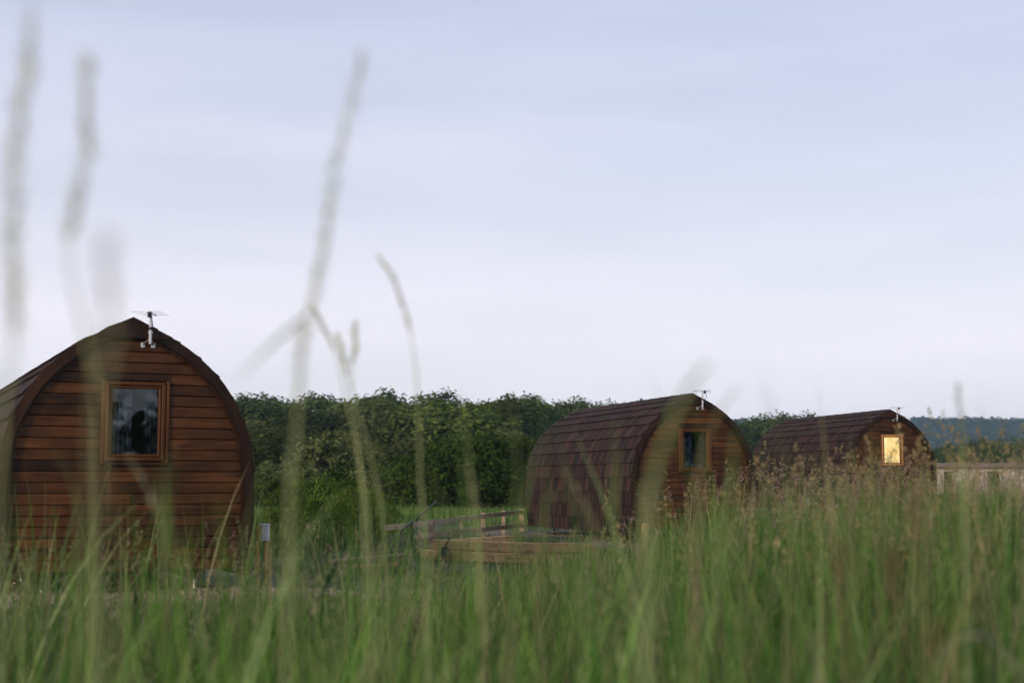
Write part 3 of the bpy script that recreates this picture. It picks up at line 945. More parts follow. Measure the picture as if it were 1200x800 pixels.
# low farm building far beyond the meadow
def barn():
    M['barn_wall'] = mat_plain('pale_render', (0.50, 0.44, 0.41), 0.8, 0, 0.2, 3)
    M['barn_roof'] = mat_plain('brown_roof', (0.16, 0.10, 0.075), 0.8, 0, 0.2, 2)
    a = P(1092, 560, 105); gzv = gz(a.x, a.y)
    r = empty('farm_building', (a.x, a.y, gzv))
    Lb, H = 16.0, P(1092, 548, 105).z-gzv
    doors = [(0.9, 1.5), (4.1, 5.0), (8.2, 9.6), (12.5, 13.4)]
    w = MB(); x = 0
    for d0, d1 in doors:
        w.box(x, d0, 0, 0.25, -0.2, H); x = d1
    w.box(x, Lb, 0, 0.25, -0.2, H)
    for d0, d1 in doors: w.box(d0, d1, 0.002, 0.248, H-0.25, H-0.002)
    w.box(0, 0.25, 0.251, 5, -0.2, H); w.box(Lb-0.25, Lb, 0.251, 5, -0.2, H); w.box(0, Lb, 5.001, 5.25, -0.2, H)
    w.build('wall', M['barn_wall'], r)
    for d0, d1 in doors: MB().box(d0+0.01, d1-0.01, 0.12, 0.16, -0.2, H-0.26).build('door', M['inner'], r)
    MB().add([(-0.4,-0.4,H+0.003),(Lb+0.4,-0.4,H+0.003),(Lb+0.4,2.6,H+0.30),(-0.4,2.6,H+0.30),(Lb+0.4,5.6,H+0.003),(-0.4,5.6,H+0.003),
              (-0.4,-0.4,H+0.1),(Lb+0.4,-0.4,H+0.1),(Lb+0.4,2.6,H+0.40),(-0.4,2.6,H+0.40),(Lb+0.4,5.6,H+0.1),(-0.4,5.6,H+0.1)],
             [(0,1,2,3),(3,2,4,5),(6,9,8,7),(9,11,10,8),(0,6,7,1),(5,4,10,11),(0,3,9,6),(3,5,11,9),(1,7,8,2),(2,8,10,4)]).build('roof', M['barn_roof'], r)
    tag(r, 'low pale farm building with a brown roof far beyond the tall grass', 'building')
barn()

# ------------------------------------------------------------------ trees
def leaf_cloud(centers, normals, size, rng, jitter=0.8):
    """rhombus leaf-sprays at points, facing roughly outward"""
    n = len(centers)
    nr = normals+rng.normal(0, jitter, (n, 3)); nr /= np.linalg.norm(nr, axis=1, keepdims=True)+1e-9
    t = rng.normal(0, 1, (n, 3)); t -= (t*nr).sum(1, keepdims=True)*nr; t /= np.linalg.norm(t, axis=1, keepdims=True)+1e-9
    b = np.cross(nr, t)
    s = size*rng.uniform(0.6, 1.35, (n, 1))
    V = np.stack([centers-t*s, centers+b*s*0.55+nr*s*0.12, centers+t*s, centers-b*s*0.55+nr*s*0.12], 1).reshape(-1, 3)
    Q = np.arange(n*4).reshape(-1, 4)
    return V, Q

def crown_mesh(seed, H, Rd, base, lobes, clumps, leaves, size, mat, open_=0.0, top_bias=0.0):
    rng = np.random.default_rng(seed)
    C = []; Rr = []
    hh = (H-base)/2
    for k in range(lobes):
        d = rng.normal(0, 1, 3); d /= np.linalg.norm(d)
        d[2] = d[2]*0.9+top_bias*0.4
        q = rng.uniform(0.35, 0.72)
        c = np.array([d[0]*Rd*q, d[1]*Rd*q, base+hh+d[2]*hh*q])
        C.append(c); Rr.append(rng.uniform(0.28, 0.60)*min(Rd, hh)*1.15)
    C = np.array(C); Rr = np.array(Rr)
    pc, pn = [], []
    for k in range(lobes):
        m = int(clumps*(Rr[k]/Rr.mean())**2)
        d = rng.normal(0, 1, (m, 3)); d /= np.linalg.norm(d, axis=1, keepdims=True)
        d[:, 2] = np.where(d[:, 2] < -0.35, -d[:, 2], d[:, 2])
        r = Rr[k]*rng.uniform(0.80, 1.12, (m, 1))*(1+0.18*np.sin(d[:, :1]*7+seed)*np.sin(d[:, 2:]*6))
        c = C[k]+d*r
        dist = np.linalg.norm(c[:, None]-C[None], axis=2)/Rr[None]
        dist[:, k] = 9
        keep = (dist.min(1) > 0.78) & (rng.uniform(0, 1, m) > open_)
        c, d = c[keep], d[keep]
        lc = np.repeat(c, leaves, 0)+rng.normal(0, 1, (len(c)*leaves, 3))*Rr[k]*0.13
        pc.append(lc); pn.append(np.repeat(d, leaves, 0))
    pc, pn = np.concatenate(pc), np.concatenate(pn)
    V, Q = leaf_cloud(pc, pn, size, rng, 0.42)
    return np_mesh('crown', V, quads=Q, mat=mat), C

def trunk_mesh(seed, H, base, C, r0):
    rng = random.Random(seed)
    mb = MB()
    top = H*0.72
    pts = [Vector((0, 0, -0.3))]
    for k in range(1, 6):
        pts.append(Vector((rng.uniform(-.03,.03)*H*k/5, rng.uniform(-.03,.03)*H*k/5, top*k/5)))
    mb.tube(pts, [r0*(1-0.15*k) for k in range(6)], 7)
    for c in C[:9]:
        f = rng.uniform(0.35, 0.8); p = pts[0].lerp(pts[-1], f)
        q = Vector(c); m_ = p.lerp(q, 0.5)+Vector((0, 0, 0.06*H*rng.uniform(0, 1)))
        mb.tube([p, m_, q], [r0*0.42, r0*0.26, r0*0.1], 5)
    return mb.mesh('trunk', M['bark'], True)

KINDS = {}
def kind(name, H, *a, r0=0.25, **k):
    me, C = crown_mesh(hash(name) % 1000 if False else sum(map(ord, name)), H, *a, **k)
    KINDS[name] = (me, trunk_mesh(len(name), H, a[1], C, r0), H)
#     name       H    Rd   base lobes clumps leaves size mat
kind('broad_a', 13, 5.4, 2.2, 17, 46, 10, 0.30, M['leaf_mid'])
kind('broad_b', 12, 4.8, 1.8, 15, 46, 10, 0.30, M['leaf_dark'])
kind('round_c', 11, 4.2, 1.5, 13, 48, 10, 0.27, M['leaf_dark'], top_bias=0.5)
kind('olive_d', 9, 4.0, 0.2, 16, 40, 10, 0.26, M['leaf_olive'])
kind('scrub_i', 8, 3.6, -0.6, 18, 38, 10, 0.24, M['leaf_dark'])
kind('open_e', 13, 3.2, 4.0, 10, 30, 8, 0.27, M['leaf_mid'], open_=0.35, top_bias=0.6)
kind('elder_f', 4.2, 1.7, -0.5, 17, 40, 15, 0.085, M['leaf_elder'], r0=0.09)
kind('shrub_g', 1.9, 0.8, 0.0, 12, 26, 14, 0.042, M['leaf_bright'], r0=0.03, open_=0.15)
kind('sapling_h', 3.0, 0.75, 0.2, 13, 24, 14, 0.05, M['leaf_bright'], r0=0.035, open_=0.25)

def plant(k, name, x, y, ztop, label, group, cat='tree', wide=1.0, rot=None, sink=None):
    """a tree standing at x, y whose top reaches ztop"""
    cr, tr, H = KINDS[k]
    z = gz(x, y) if sink is None else sink
    s = (ztop-z)/H
    r = empty(name, (x, y, z), random.uniform(0, 6.28) if rot is None else rot)
    r.scale = (s*wide, s*wide, s)
    link('crown', cr, r); link('trunk', tr, r)
    return tag(r, label, cat, group)

def skyline(px):
    xs = [0, 240, 270, 300, 330, 352, 380, 400, 430, 450, 465, 478, 500, 530, 560, 585, 605, 625, 640, 660, 690, 730, 770]
    ys = [456, 452, 456, 455, 459, 457, 462, 463, 462, 459, 463, 468, 461, 459, 463, 471, 470, 467, 472, 474, 473, 470, 476]
    return float(np.interp(px, xs, ys))
rs = random.Random(5)
# the wood along the skyline
px = 40
while px < 800:
    Y = rs.uniform(150, 180)
    k = rs.choice(['broad_b', 'round_c', 'broad_b', 'broad_a'])
    lab = {'broad_b': 'broad dark green tree in the wood along the skyline', 'round_c': 'round-topped dark tree in the wood along the skyline', 'broad_a': 'broad mid green tree in the wood along the skyline'}[k]
    t = P(px, skyline(px)+(rs.uniform(4, 20) if px < 575 else rs.uniform(1, 8)), Y)
    plant(k, 'woodland_tree', t.x, Y, t.z, lab, 'skyline wood: '+lab, wide=rs.uniform(0.85, 1.45))
    px += rs.uniform(14, 27)
for px in (587, 607, 628, 645):
    t = P(px, skyline(px)-4+rs.uniform(-2, 2), 168)
    plant('open_e', 'woodland_tree', t.x, 168, t.z, 'tall thin-crowned tree with sky showing through above the wood', 'open trees above the wood', wide=0.8)
# second rank, lower and nearer
px = 80
while px < 700:
    Y = rs.uniform(105, 135)
    k = rs.choice(['broad_a', 'round_c', 'broad_a', 'olive_d'])
    lab = {'broad_a': 'spreading mid green tree in front of the skyline wood', 'round_c': 'round dark tree in front of the skyline wood', 'olive_d': 'olive green tree in front of the skyline wood'}[k]
    t = P(px, rs.uniform(470, 512), Y)
    plant(k, 'woodland_tree', t.x, Y, t.z, lab, 'second rank: '+lab, wide=rs.uniform(0.9, 1.6))
    px += rs.uniform(16, 34)
t = P(530, 466, 118); plant('broad_a', 'woodland_tree', t.x, 118, t.z, 'huge domed tree standing out in front of the skyline wood', None, wide=1.7)
t = P(452, 464, 172); plant('round_c', 'woodland_tree', t.x, 172, t.z, 'dark dome-topped tree rising alone above the skyline wood', None, wide=1.1)
# third rank: shaggy willows and scrub at the foot of the wood
px = 230
while px < 660:
    Y = rs.uniform(70, 90)
    k = rs.choice(['olive_d', 'scrub_i', 'olive_d'])
    lab = {'olive_d': 'shaggy olive willow at the foot of the wood', 'scrub_i': 'low dark bushy tree at the foot of the wood'}[k]
    t = P(px, rs.uniform(502, 545), Y)
    plant(k, 'scrub_tree', t.x, Y, t.z, lab, 'foot of the wood: '+lab, wide=rs.uniform(1.1, 1.5))
    px += rs.uniform(17, 27)
px = 300
us = random.Random(9)
while px < 690:
    Y = us.uniform(60, 68); t = P(px, us.uniform(538, 572), Y)
    k = us.choice(['scrub_i', 'olive_d', 'elder_f'])
    plant(k, 'undergrowth_bush', t.x, Y, t.z, {'scrub_i': 'dark low bush in the undergrowth below the wood', 'olive_d': 'olive low bush in the undergrowth below the wood', 'elder_f': 'fresh green low bush in the undergrowth below the wood'}[k], 'undergrowth: '+k.split('_')[0], 'bush', wide=us.uniform(1.3, 2.0), sink=gz(t.x, Y)-0.8)
    px += us.uniform(13, 22)
# elder bushes behind the grass bank
for i, (px, py, Y) in enumerate(((498, 528, 60), (528, 513, 58), (556, 500, 57), (588, 503, 59), (612, 520, 61), (640, 530, 62))):
    t = P(px, py, Y)
    e = plant('elder_f', 'elder_bush', t.x, Y, t.z, ['first', 'second', 'third', 'fourth', 'fifth', 'sixth'][i]+' elder bush from the slanting pole, in the row behind the grass bank', 'elder bushes behind the fence', 'bush', wide=1.3, sink=gz(t.x, Y)-0.7)
# shrubs and saplings between the first pod and the fence
for px, py, Y, k, w in ((338, 560, 31, 'sapling_h', 0.9), (356, 549, 30, 'sapling_h', 0.8), (380, 556, 29, 'shrub_g', 0.85), (402, 548, 30, 'sapling_h', 1.0), (420, 565, 28, 'shrub_g', 0.85),
                        (438, 570, 29, 'shrub_g', 0.85), (362, 585, 27, 'shrub_g', 0.85), (328, 595, 27, 'shrub_g', 0.85), (400, 590, 27, 'shrub_g', 0.85), (455, 588, 30, 'shrub_g', 0.85), (318, 578, 34, 'sapling_h', 1.0), (445, 602, 27.5, 'shrub_g', 0.9)):
    t = P(px, py, Y)
    if k == 'sapling_h': plant(k, 'sapling', t.x, Y, t.z, 'bright green sapling between the lettered pod and the rail fence', 'saplings by the fence', 'sapling', wide=w)
    else: plant(k, 'shrub', t.x, Y, t.z, 'low bright green shrub between the lettered pod and the rail fence', 'shrubs by the fence', 'shrub', wide=w)
# hedge trees seen between the second and third pods, and beyond the third
for px, py, Y, k, w in ((862, 500, 190, 'broad_b', 1.0), (880, 497, 200, 'round_c', 1.0), (898, 494, 205, 'broad_b', 1.1), (915, 490, 195, 'round_c', 1.1), (932, 492, 200, 'broad_b', 1.1), (950, 498, 205, 'round_c', 1.0)):
    t = P(px, py, Y)
    plant(k, 'hedgerow_tree', t.x, Y, t.z, 'dark hedgerow tree on the slope between the two far pods', 'hedgerow trees between the far pods', wide=w*1.2)
for px, py, Y, k, w in ((884, 536, 95, 'round_c', 1.4), (905, 533, 96, 'broad_b', 1.4), (925, 538, 94, 'round_c', 1.4)):
    t = P(px, py, Y)
    plant(k, 'hedge_bush', t.x, Y, t.z, 'dark hedge bush below the pale field between the far pods', 'hedge bushes between the far pods', 'bush', wide=w*1.3)
for px, py, Y in ((1095, 530, 190), (1112, 524, 200), (1130, 527, 185), (1150, 518, 195), (1172, 520, 205), (1192, 514, 190), (1212, 516, 195), (1235, 520, 200), (1085, 535, 200), (1160, 528, 180)):
    t = P(px, py, Y)
    plant(rs.choice(['broad_b', 'round_c', 'olive_d']), 'belt_tree', t.x, Y, t.z, 'dark tree in the belt behind the low farm building', 'tree belt behind the farm building', wide=rs.uniform(1.2, 1.5))

# the wood on the far side of the meadow, behind the photographer (it shows in the window panes)
for k in range(19):
    x = -10+k*7.6+rs.uniform(-2.5, 2.5); y = rs.uniform(-88, -66)
    plant(rs.choice(['broad_a', 'round_c', 'olive_d']), 'boundary_tree', x, y, rs.uniform(7, 10.5), 'tree on the far boundary, mirrored in the pod windows', 'boundary trees mirrored in the panes', wide=1.2)

# the far wood that covers the ridge: one mass of crowns
def far_wood(n=3400):
    rng = np.random.default_rng(3)
    base, bn = [], []
    d = rng.normal(0, 1, (120, 3)); d /= np.linalg.norm(d, axis=1, keepdims=True); d[:, 2] = np.abs(d[:, 2])
    V_all, Q_all = [], []
    Y = rng.uniform(955, 1400, n); X = rng.uniform(-0.02, 0.52, n)*Y
    Z = ridge_z(X, Y)
    for i in range(n):
        m = 56
        dd = d[rng.permutation(120)[:m]]
        r = rng.uniform(5.5, 9.5)
        sc = np.array([r, r, r*rng.uniform(0.8, 1.15)])
        c = np.array([X[i], Y[i], Z[i]+rng.uniform(0.5, 4.0)])+dd*sc*rng.uniform(0.86, 1.1, (m, 1))
        v, q = leaf_cloud(c, dd, 2.1, rng, 0.4)
        V_all.append(v); Q_all.append(q+i*m*4)
    return np_mesh('far_wood', np.concatenate(V_all), quads=np.concatenate(Q_all), mat=M['leaf_far'])
tag(link('far_wood', far_wood()), 'blue-green wood covering the distant ridge', 'wood', kind='stuff')

# ------------------------------------------------------------------ grass
ROW = np.array([0.515, 0.857]); NRM = np.array([0.857, -0.515]); P1 = np.array([-4.16, 15.5])
def row_dist(x, y):
    """metres in front of the row of pods"""
    return (x-P1[0])*NRM[0]+(y-P1[1])*NRM[1]
def along(x, y):
    return (x-P1[0])*ROW[0]+(y-P1[1])*ROW[1]
def edge_at(t):
    return np.interp(t, [-10, 0, 8, 16, 30, 45], [4.6, 4.5, 4.0, 2.6, 1.4, 1.2])

GREENS = np.array([(0.046, 0.114, 0.016), (0.072, 0.154, 0.023), (0.027, 0.074, 0.012), (0.104, 0.182, 0.038), (0.160, 0.212, 0.076)])
STRAW = np.array([(0.24, 0.21, 0.10), (0.20, 0.20, 0.085), (0.17, 0.17, 0.075)])
HEADS = {'fog': np.array([(0.27, 0.165, 0.155), (0.33, 0.22, 0.20), (0.22, 0.145, 0.14)]),
         'cock': np.array([(0.27, 0.22, 0.105), (0.22, 0.20, 0.09), (0.30, 0.23, 0.12)]),
         'spike': np.array([(0.20, 0.20, 0.10), (0.24, 0.23, 0.13), (0.16, 0.17, 0.075)])}

def scatter(n, y0, y1, spread=0.44, pad_=1.1, power=1.0, xmin=-99, xmax=99, fn=None):
    """random points in the wedge in front of the camera's place"""
    out = []
    got = 0
    while got < n:
        m = n*3
        y = (RNG.uniform(y0**(1+power), y1**(1+power), m))**(1/(1+power))
        x = RNG.uniform(-1, 1, m)*(spread*y+pad_)
        keep = (x > xmin) & (x < xmax)
        if fn is not None: keep &= fn(x, y)
        q = np.stack([x[keep], y[keep]], -1)
        out.append(q); got += len(q)
        if len(q) == 0: break
    return np.concatenate(out)[:n]

def ribbons(root, h, w, lean, curve, tint, K=4):
    """tapered bent blades: root (n,3), height, width, lean direction (rad), curve 0..1"""
    n = len(root)
    t = np.linspace(0, 1, K+1)[None, :]
    cdir = np.stack([np.cos(lean), np.sin(lean)], -1)
    bend = (h*curve)[:, None]*(0.25*t+0.75*t**2.4)
    zz = h[:, None]*(t-0.58*(curve**1.5)[:, None]*t**3.2)
    c = np.zeros((n, K+1, 3))
    c[..., 0] = root[:, None, 0]+cdir[:, None, 0]*bend
    c[..., 1] = root[:, None, 1]+cdir[:, None, 1]*bend
    c[..., 2] = root[:, None, 2]+zz
    fa = RNG.uniform(0, math.pi, n)
    side = np.stack([np.cos(fa), np.sin(fa), np.zeros(n)], -1)
    wt = (w[:, None]*0.5*(np.where(t < 0.35, 0.7+0.86*t, 1.0)*(1-t**2.2)+0.02))
    L = c-side[:, None]*wt[..., None]; Rr = c+side[:, None]*wt[..., None]
    V = np.stack([L, Rr], 2).reshape(n, (K+1)*2, 3)
    # last ring collapses to one point
    base = (np.arange(n)*(K+1)*2)[:, None]
    Q = np.concatenate([base+np.array([2*k, 2*k+1, 2*k+3, 2*k+2])[None] for k in range(K)], 0).reshape(K, n, 4).transpose(1, 0, 2).reshape(-1, 4)
    col_ = np.repeat(tint[:, None], (K+1)*2, 1).reshape(-1, 3)
    tip = c[:, -1]
    tdir = c[:, -1]-c[:, -2]; tdir /= np.linalg.norm(tdir, axis=1, keepdims=True)+1e-9
    return V.reshape(-1, 3), Q, col_, c

class Cloud:
    def __init__(self): self.V = []; self.Q = []; self.C = []; self.n = 0
    def add(self, V, Q, C):
        self.V.append(V); self.Q.append(Q+self.n); self.C.append(C); self.n += len(V)
    def mesh(self, name, mat):
        return np_mesh(name, np.concatenate(self.V), quads=np.concatenate(self.Q), color=np.concatenate(self.C), mat=mat)

def pick(pal, n, var=0.22):
    c = pal[RNG.integers(0, len(pal), n)]
    return c*RNG.uniform(1-var, 1+var, (n, 1))

def patchy(x, y, s=0.6):
    return 0.5+0.25*np.sin(x*s*2.1+0.7*np.sin(y*s*1.3))+0.25*np.sin(y*s*1.7+1.1+0.9*np.sin(x*s*1.1))

def roots(q):
    return np.concatenate([q, (ground_z(q[:, 0], q[:, 1])-0.02)[:, None]], 1)

in_meadow = lambda x, y: row_dist(x, y) > edge_at(along(x, y))+0.5*np.sin(along(x, y)*1.9)+0.3*np.sin(along(x, y)*4.7)

def blade_layer(cl, n, y0, y1, hmin, hmax, wmin, wmax, fn=in_meadow, power=1.0, straw=0.08, K=4, hx=None, clump=26, lift=1.0, **k):
    q = scatter(n, y0, y1, power=power, fn=fn, **k)
    n = len(q)
    # tussocks: most blades gather round a centre and lean away from it
    nc = max(3, n//clump)
    cen = q[RNG.permutation(n)[:nc]]
    which = RNG.integers(0, nc, n)
    gather = RNG.uniform(0, 1, n) < 0.65
    off = RNG.normal(0, 0.05+0.006*0.5*(y0+y1), (n, 2))
    q = np.where(gather[:, None], cen[which]+off, q)
    ch = RNG.uniform(0.74, 1.16, nc)[which]; ct = RNG.uniform(0.62, 1.35, nc)[which]
    chs = np.where(gather, ch, 1.0); cts = np.where(gather, ct, 1.0)
    h = RNG.uniform(hmin, hmax, n)*(0.82+0.32*patchy(q[:, 0], q[:, 1]))*chs
    if hx is not None: h = h*hx(q[:, 0], q[:, 1])
    w = RNG.uniform(wmin, wmax, n)
    tint = pick(GREENS, n)
    pt = patchy(q[:, 0]+4, q[:, 1]+9, 0.35)[:, None]
    tint = tint*(0.80+0.4*pt)*cts[:, None]*lift
    st = RNG.uniform(0, 1, n) < straw
    tint[st] = pick(STRAW, int(st.sum()))
    lean = np.where(gather, np.arctan2(off[:, 1], off[:, 0])+RNG.normal(0, 0.7, n), RNG.normal(0.4, 1.5, n))
    curve = np.clip(RNG.gamma(2.0, 0.13, n), 0.02, 0.9)
    arch = RNG.uniform(0, 1, n) < 0.14
    curve = np.where(arch, RNG.uniform(0.5, 0.95, n), curve)
    V, Q, C, c = ribbons(roots(q), h, w, lean, curve, tint, K)
    cl.add(V, Q, C)

gap = lambda x, y: 1-0.20*np.exp(-((x/y-0.01)/0.11)**2)*smooth(3.5, 5.0, y)
right_tall = lambda x, y: 0.86+0.22*smooth(-1.5, 2.5, x)-0.16*smooth(6, 12, y)*smooth(0.5, -2, x)-0.2*(1-gap(x, y))/0.20*0.8-0.22*smooth(6.5, 9, y)*smooth(0.0, -1.0, x)

meadow = Cloud()
blade_layer(meadow, 5000, 1.2, 3.2, 0.45, 0.85, 0.004, 0.009, hx=right_tall, pad_=0.7)
blade_layer(meadow, 24000, 3.2, 8, 0.38, 0.82, 0.004, 0.009, hx=right_tall)
blade_layer(meadow, 26000, 8, 16, 0.38, 0.84, 0.006, 0.012, hx=right_tall)
blade_layer(meadow, 20000, 16, 40, 0.40, 0.85, 0.009, 0.017, K=3, hx=right_tall)
# the taller blades that stand above the sward
blade_layer(meadow, 110, 1.5, 2.2, 1.06, 1.28, 0.008, 0.013, lift=1.4, pad_=0.3, straw=0.2, K=7, clump=6)
blade_layer(meadow, 1150, 2.0, 4.2, 1.04, 1.34, 0.008, 0.014, lift=1.4, pad_=0.5, straw=0.16, K=7, clump=8)
blade_layer(meadow, 1200, 4.2, 8.5, 0.98, 1.28, 0.007, 0.013, lift=1.25, pad_=0.5, hx=gap, straw=0.16, K=6, clump=8)
blade_layer(meadow, 1500, 1.9, 3.8, 0.84, 1.10, 0.005, 0.011, pad_=0.5, straw=0.13, K=6, clump=14)
blade_layer(meadow, 6500, 3.8, 9, 0.74, 1.06, 0.005, 0.011, straw=0.13, hx=lambda x, y: (0.92+0.14*smooth(-1.0, 2.5, x))*gap(x, y), K=5)
blade_layer(meadow, 7000, 8, 20, 0.80, 1.14, 0.006, 0.011, straw=0.2, hx=lambda x, y: right_tall(x, y)*gap(x, y), xmin=0.3)
blade_layer(meadow, 2600, 6, 15, 1.02, 1.30, 0.006, 0.010, straw=0.15, K=5, fn=lambda x, y: in_meadow(x, y) & (x > 0.24*y))
tag(link('meadow_grass', meadow.mesh('meadow_grass', M['grass'])), 'tall green meadow grass filling the foreground', 'grass', kind='stuff')

# flowering stems with seed heads
def spikelets(cl, at_, dirs, ln, wd, tint):
    n = len(at_)
    s = np.cross(dirs, RNG.normal(0, 1, (n, 3))); s /= np.linalg.norm(s, axis=1, keepdims=True)+1e-9
    V = np.stack([at_, at_+dirs*ln[:, None]*0.5+s*wd[:, None]*0.5, at_+dirs*ln[:, None], at_+dirs*ln[:, None]*0.5-s*wd[:, None]*0.5], 1).reshape(-1, 3)
    cl.add(V, np.arange(n*4).reshape(-1, 4), np.repeat(tint, 4, 0))

def stem_layer(cl, n, y0, y1, hmin, hmax, kind_, fn=in_meadow, wd=0.0032, scale=1.0, power=1.0, m=26, hx=None, **k):
    q = scatter(n, y0, y1, power=power, fn=fn, **k); n = len(q)
    h = RNG.uniform(hmin, hmax, n)
    if hx is not None: h = h*hx(q[:, 0], q[:, 1])
    lean = RNG.normal(0.5, 1.3, n); curve = np.clip(RNG.gamma(2.0, 0.07, n), 0.01, 0.5)
    sg = np.where(RNG.uniform(0, 1, n) < 0.55, 1, 0)[:, None]
    tint = pick(GREENS, n)*1.15*sg+pick(STRAW, n)*(1-sg)
    V, Q, C, c = ribbons(roots(q), h, np.full(n, wd), lean, curve, tint, 5)
    cl.add(V, Q, C)
    # head along the last part of the stem
    tip, prev = c[:, -1], c[:, -2]
    ax = tip-prev; ax /= np.linalg.norm(ax, axis=1, keepdims=True)+1e-9
    hl = RNG.uniform(0.09, 0.17, n)*scale
    pal = HEADS[kind_]
    ht = pick(pal, n, 0.25)
    f = RNG.uniform(0, 1, (n, m)); rad = RNG.normal(0, 1, (n, m, 3)); rad -= (rad*ax[:, None]).sum(2, keepdims=True)*ax[:, None]
    rad /= np.linalg.norm(rad, axis=2, keepdims=True)+1e-9
    if kind_ == 'fog':
        spread = (0.022*np.sin(np.clip(f, 0.05, 1)*math.pi)**0.7)*RNG.uniform(0.3, 1, (n, m)); ln, ws = 0.012, 0.0068
    elif kind_ == 'cock':
        kq = RNG.integers(0, 5, (n, m)); f = np.array([0.05, 0.35, 0.6, 0.8, 0.95])[kq]+RNG.normal(0, 0.035, (n, m))
        cd = RNG.normal(0, 1, (n, 5, 3)); cd -= (cd*ax[:, None]).sum(2, keepdims=True)*ax[:, None]; cd /= np.linalg.norm(cd, axis=2, keepdims=True)
        rad = cd[np.arange(n)[:, None], kq]+rad*0.45
        spread = np.array([0.032, 0.022, 0.014, 0.008, 0.004])[kq]*RNG.uniform(0.7, 1.2, (n, m)); ln, ws = 0.013, 0.008
    else:
        spread = 0.004*RNG.uniform(0.3, 1, (n, m)); ln, ws = 0.015, 0.0055
    at_ = tip[:, None]+ax[:, None]*((f-0.85)*hl[:, None])[..., None]+rad*spread[..., None]*scale
    dr = ax[:, None]*0.9+rad*0.5; dr /= np.linalg.norm(dr, axis=2, keepdims=True)
    N = n*m
    spikelets(cl, at_.reshape(-1, 3), dr.reshape(-1, 3), RNG.uniform(0.7, 1.3, N)*ln*scale, RNG.uniform(0.7, 1.3, N)*ws*scale,
              (np.repeat(ht, m, 0)*RNG.uniform(0.75, 1.25, (N, 1))))

seeds = Cloud()
rt = lambda x, y: 0.84+0.24*smooth(-1.0, 2.2, x)
right_only = lambda x, y: in_meadow(x, y) & (x > 0.06*y) & (RNG.uniform(0, 1, len(x)) < 0.15+0.85*smooth(0.06, 0.26, x/y))
stem_layer(seeds, 200, 2.2, 5, 0.98, 1.24, 'spike', hx=rt)
stem_layer(seeds, 120, 4.5, 10, 1.25, 1.45, 'cock', fn=lambda x, y: right_only(x, y) & (x > 0.16*y), m=36)
stem_layer(seeds, 700, 4.0, 11, 0.9, 1.22, 'spike', hx=lambda x, y: rt(x, y)*gap(x, y))
stem_layer(seeds, 260, 4.5, 9, 0.95, 1.22, 'cock', fn=right_only, hx=rt, m=34)
stem_layer(seeds, 330, 8, 18, 0.95, 1.25, 'cock', fn=right_only, hx=rt, m=30)
stem_layer(seeds, 800, 6, 18, 0.85, 1.18, 'fog', fn=right_only, hx=rt)
stem_layer(seeds, 600, 17, 40, 0.8, 1.15, 'fog', fn=right_only, wd=0.006, scale=1.35, m=20)
stem_layer(seeds, 400, 17, 40, 0.85, 1.2, 'cock', fn=right_only, wd=0.006, scale=1.3, m=20)
stem_layer(seeds, 40, 5, 10, 0.7, 1.0, 'fog', xmax=0.6, hx=gap)
tag(link('seeding_grass', seeds.mesh('seeding_grass', M['grass'])), 'thin flowering grass stems with tan and mauve seed heads', 'grass', kind='stuff')

# mown lawn between the meadow and the pods, and the rough bank behind the fence
lawn = Cloud()
def in_lawn(x, y):
    s = row_dist(x, y)
    ok = (s < edge_at(along(x, y))+0.3) & (s > -9) & (y < 42)
    for (cx, cy), th, _ in PODS:
        c, si = math.cos(R(th)), math.sin(R(th))
        a = (x-cx)*c+(y-cy)*si; b = -(x-cx)*si+(y-cy)*c
        ok &= ~((np.abs(a) < 2.45) & (b > -1.65) & (b < POD_L+0.7))
    return ok
blade_layer(lawn, 30000, 6.5, 26, 0.05, 0.16, 0.006, 0.012, fn=in_lawn, K=2, straw=0.1)
blade_layer(lawn, 9000, 24, 42, 0.08, 0.22, 0.012, 0.024, fn=in_lawn, K=2, straw=0.1)
blade_layer(lawn, 2500, 12, 30, 0.2, 0.5, 0.008, 0.014, fn=lambda x, y: in_lawn(x, y) & (patchy(x, y, 1.2) > 0.62), K=3, straw=0.15)
tag(link('lawn_grass', lawn.mesh('lawn_grass', M['grass'])), 'short mown grass around the pods', 'grass', kind='stuff')
bank = Cloud()
blade_layer(bank, 30000, 40, 56, 0.15, 0.42, 0.010, 0.022, fn=lambda x, y: (x > -12) & (x < 6), K=3, straw=0.04, power=0.5)
blade_layer(bank, 9000, 26, 42, 0.3, 0.7, 0.012, 0.022, fn=lambda x, y: (x > -9) & (x < -2.6) & (row_dist(x, y) < -4), K=3, straw=0.05)
tag(link('bank_grass', bank.mesh('bank_grass', M['grass'])), 'rough long grass on the bank behind the fence', 'grass', kind='stuff')

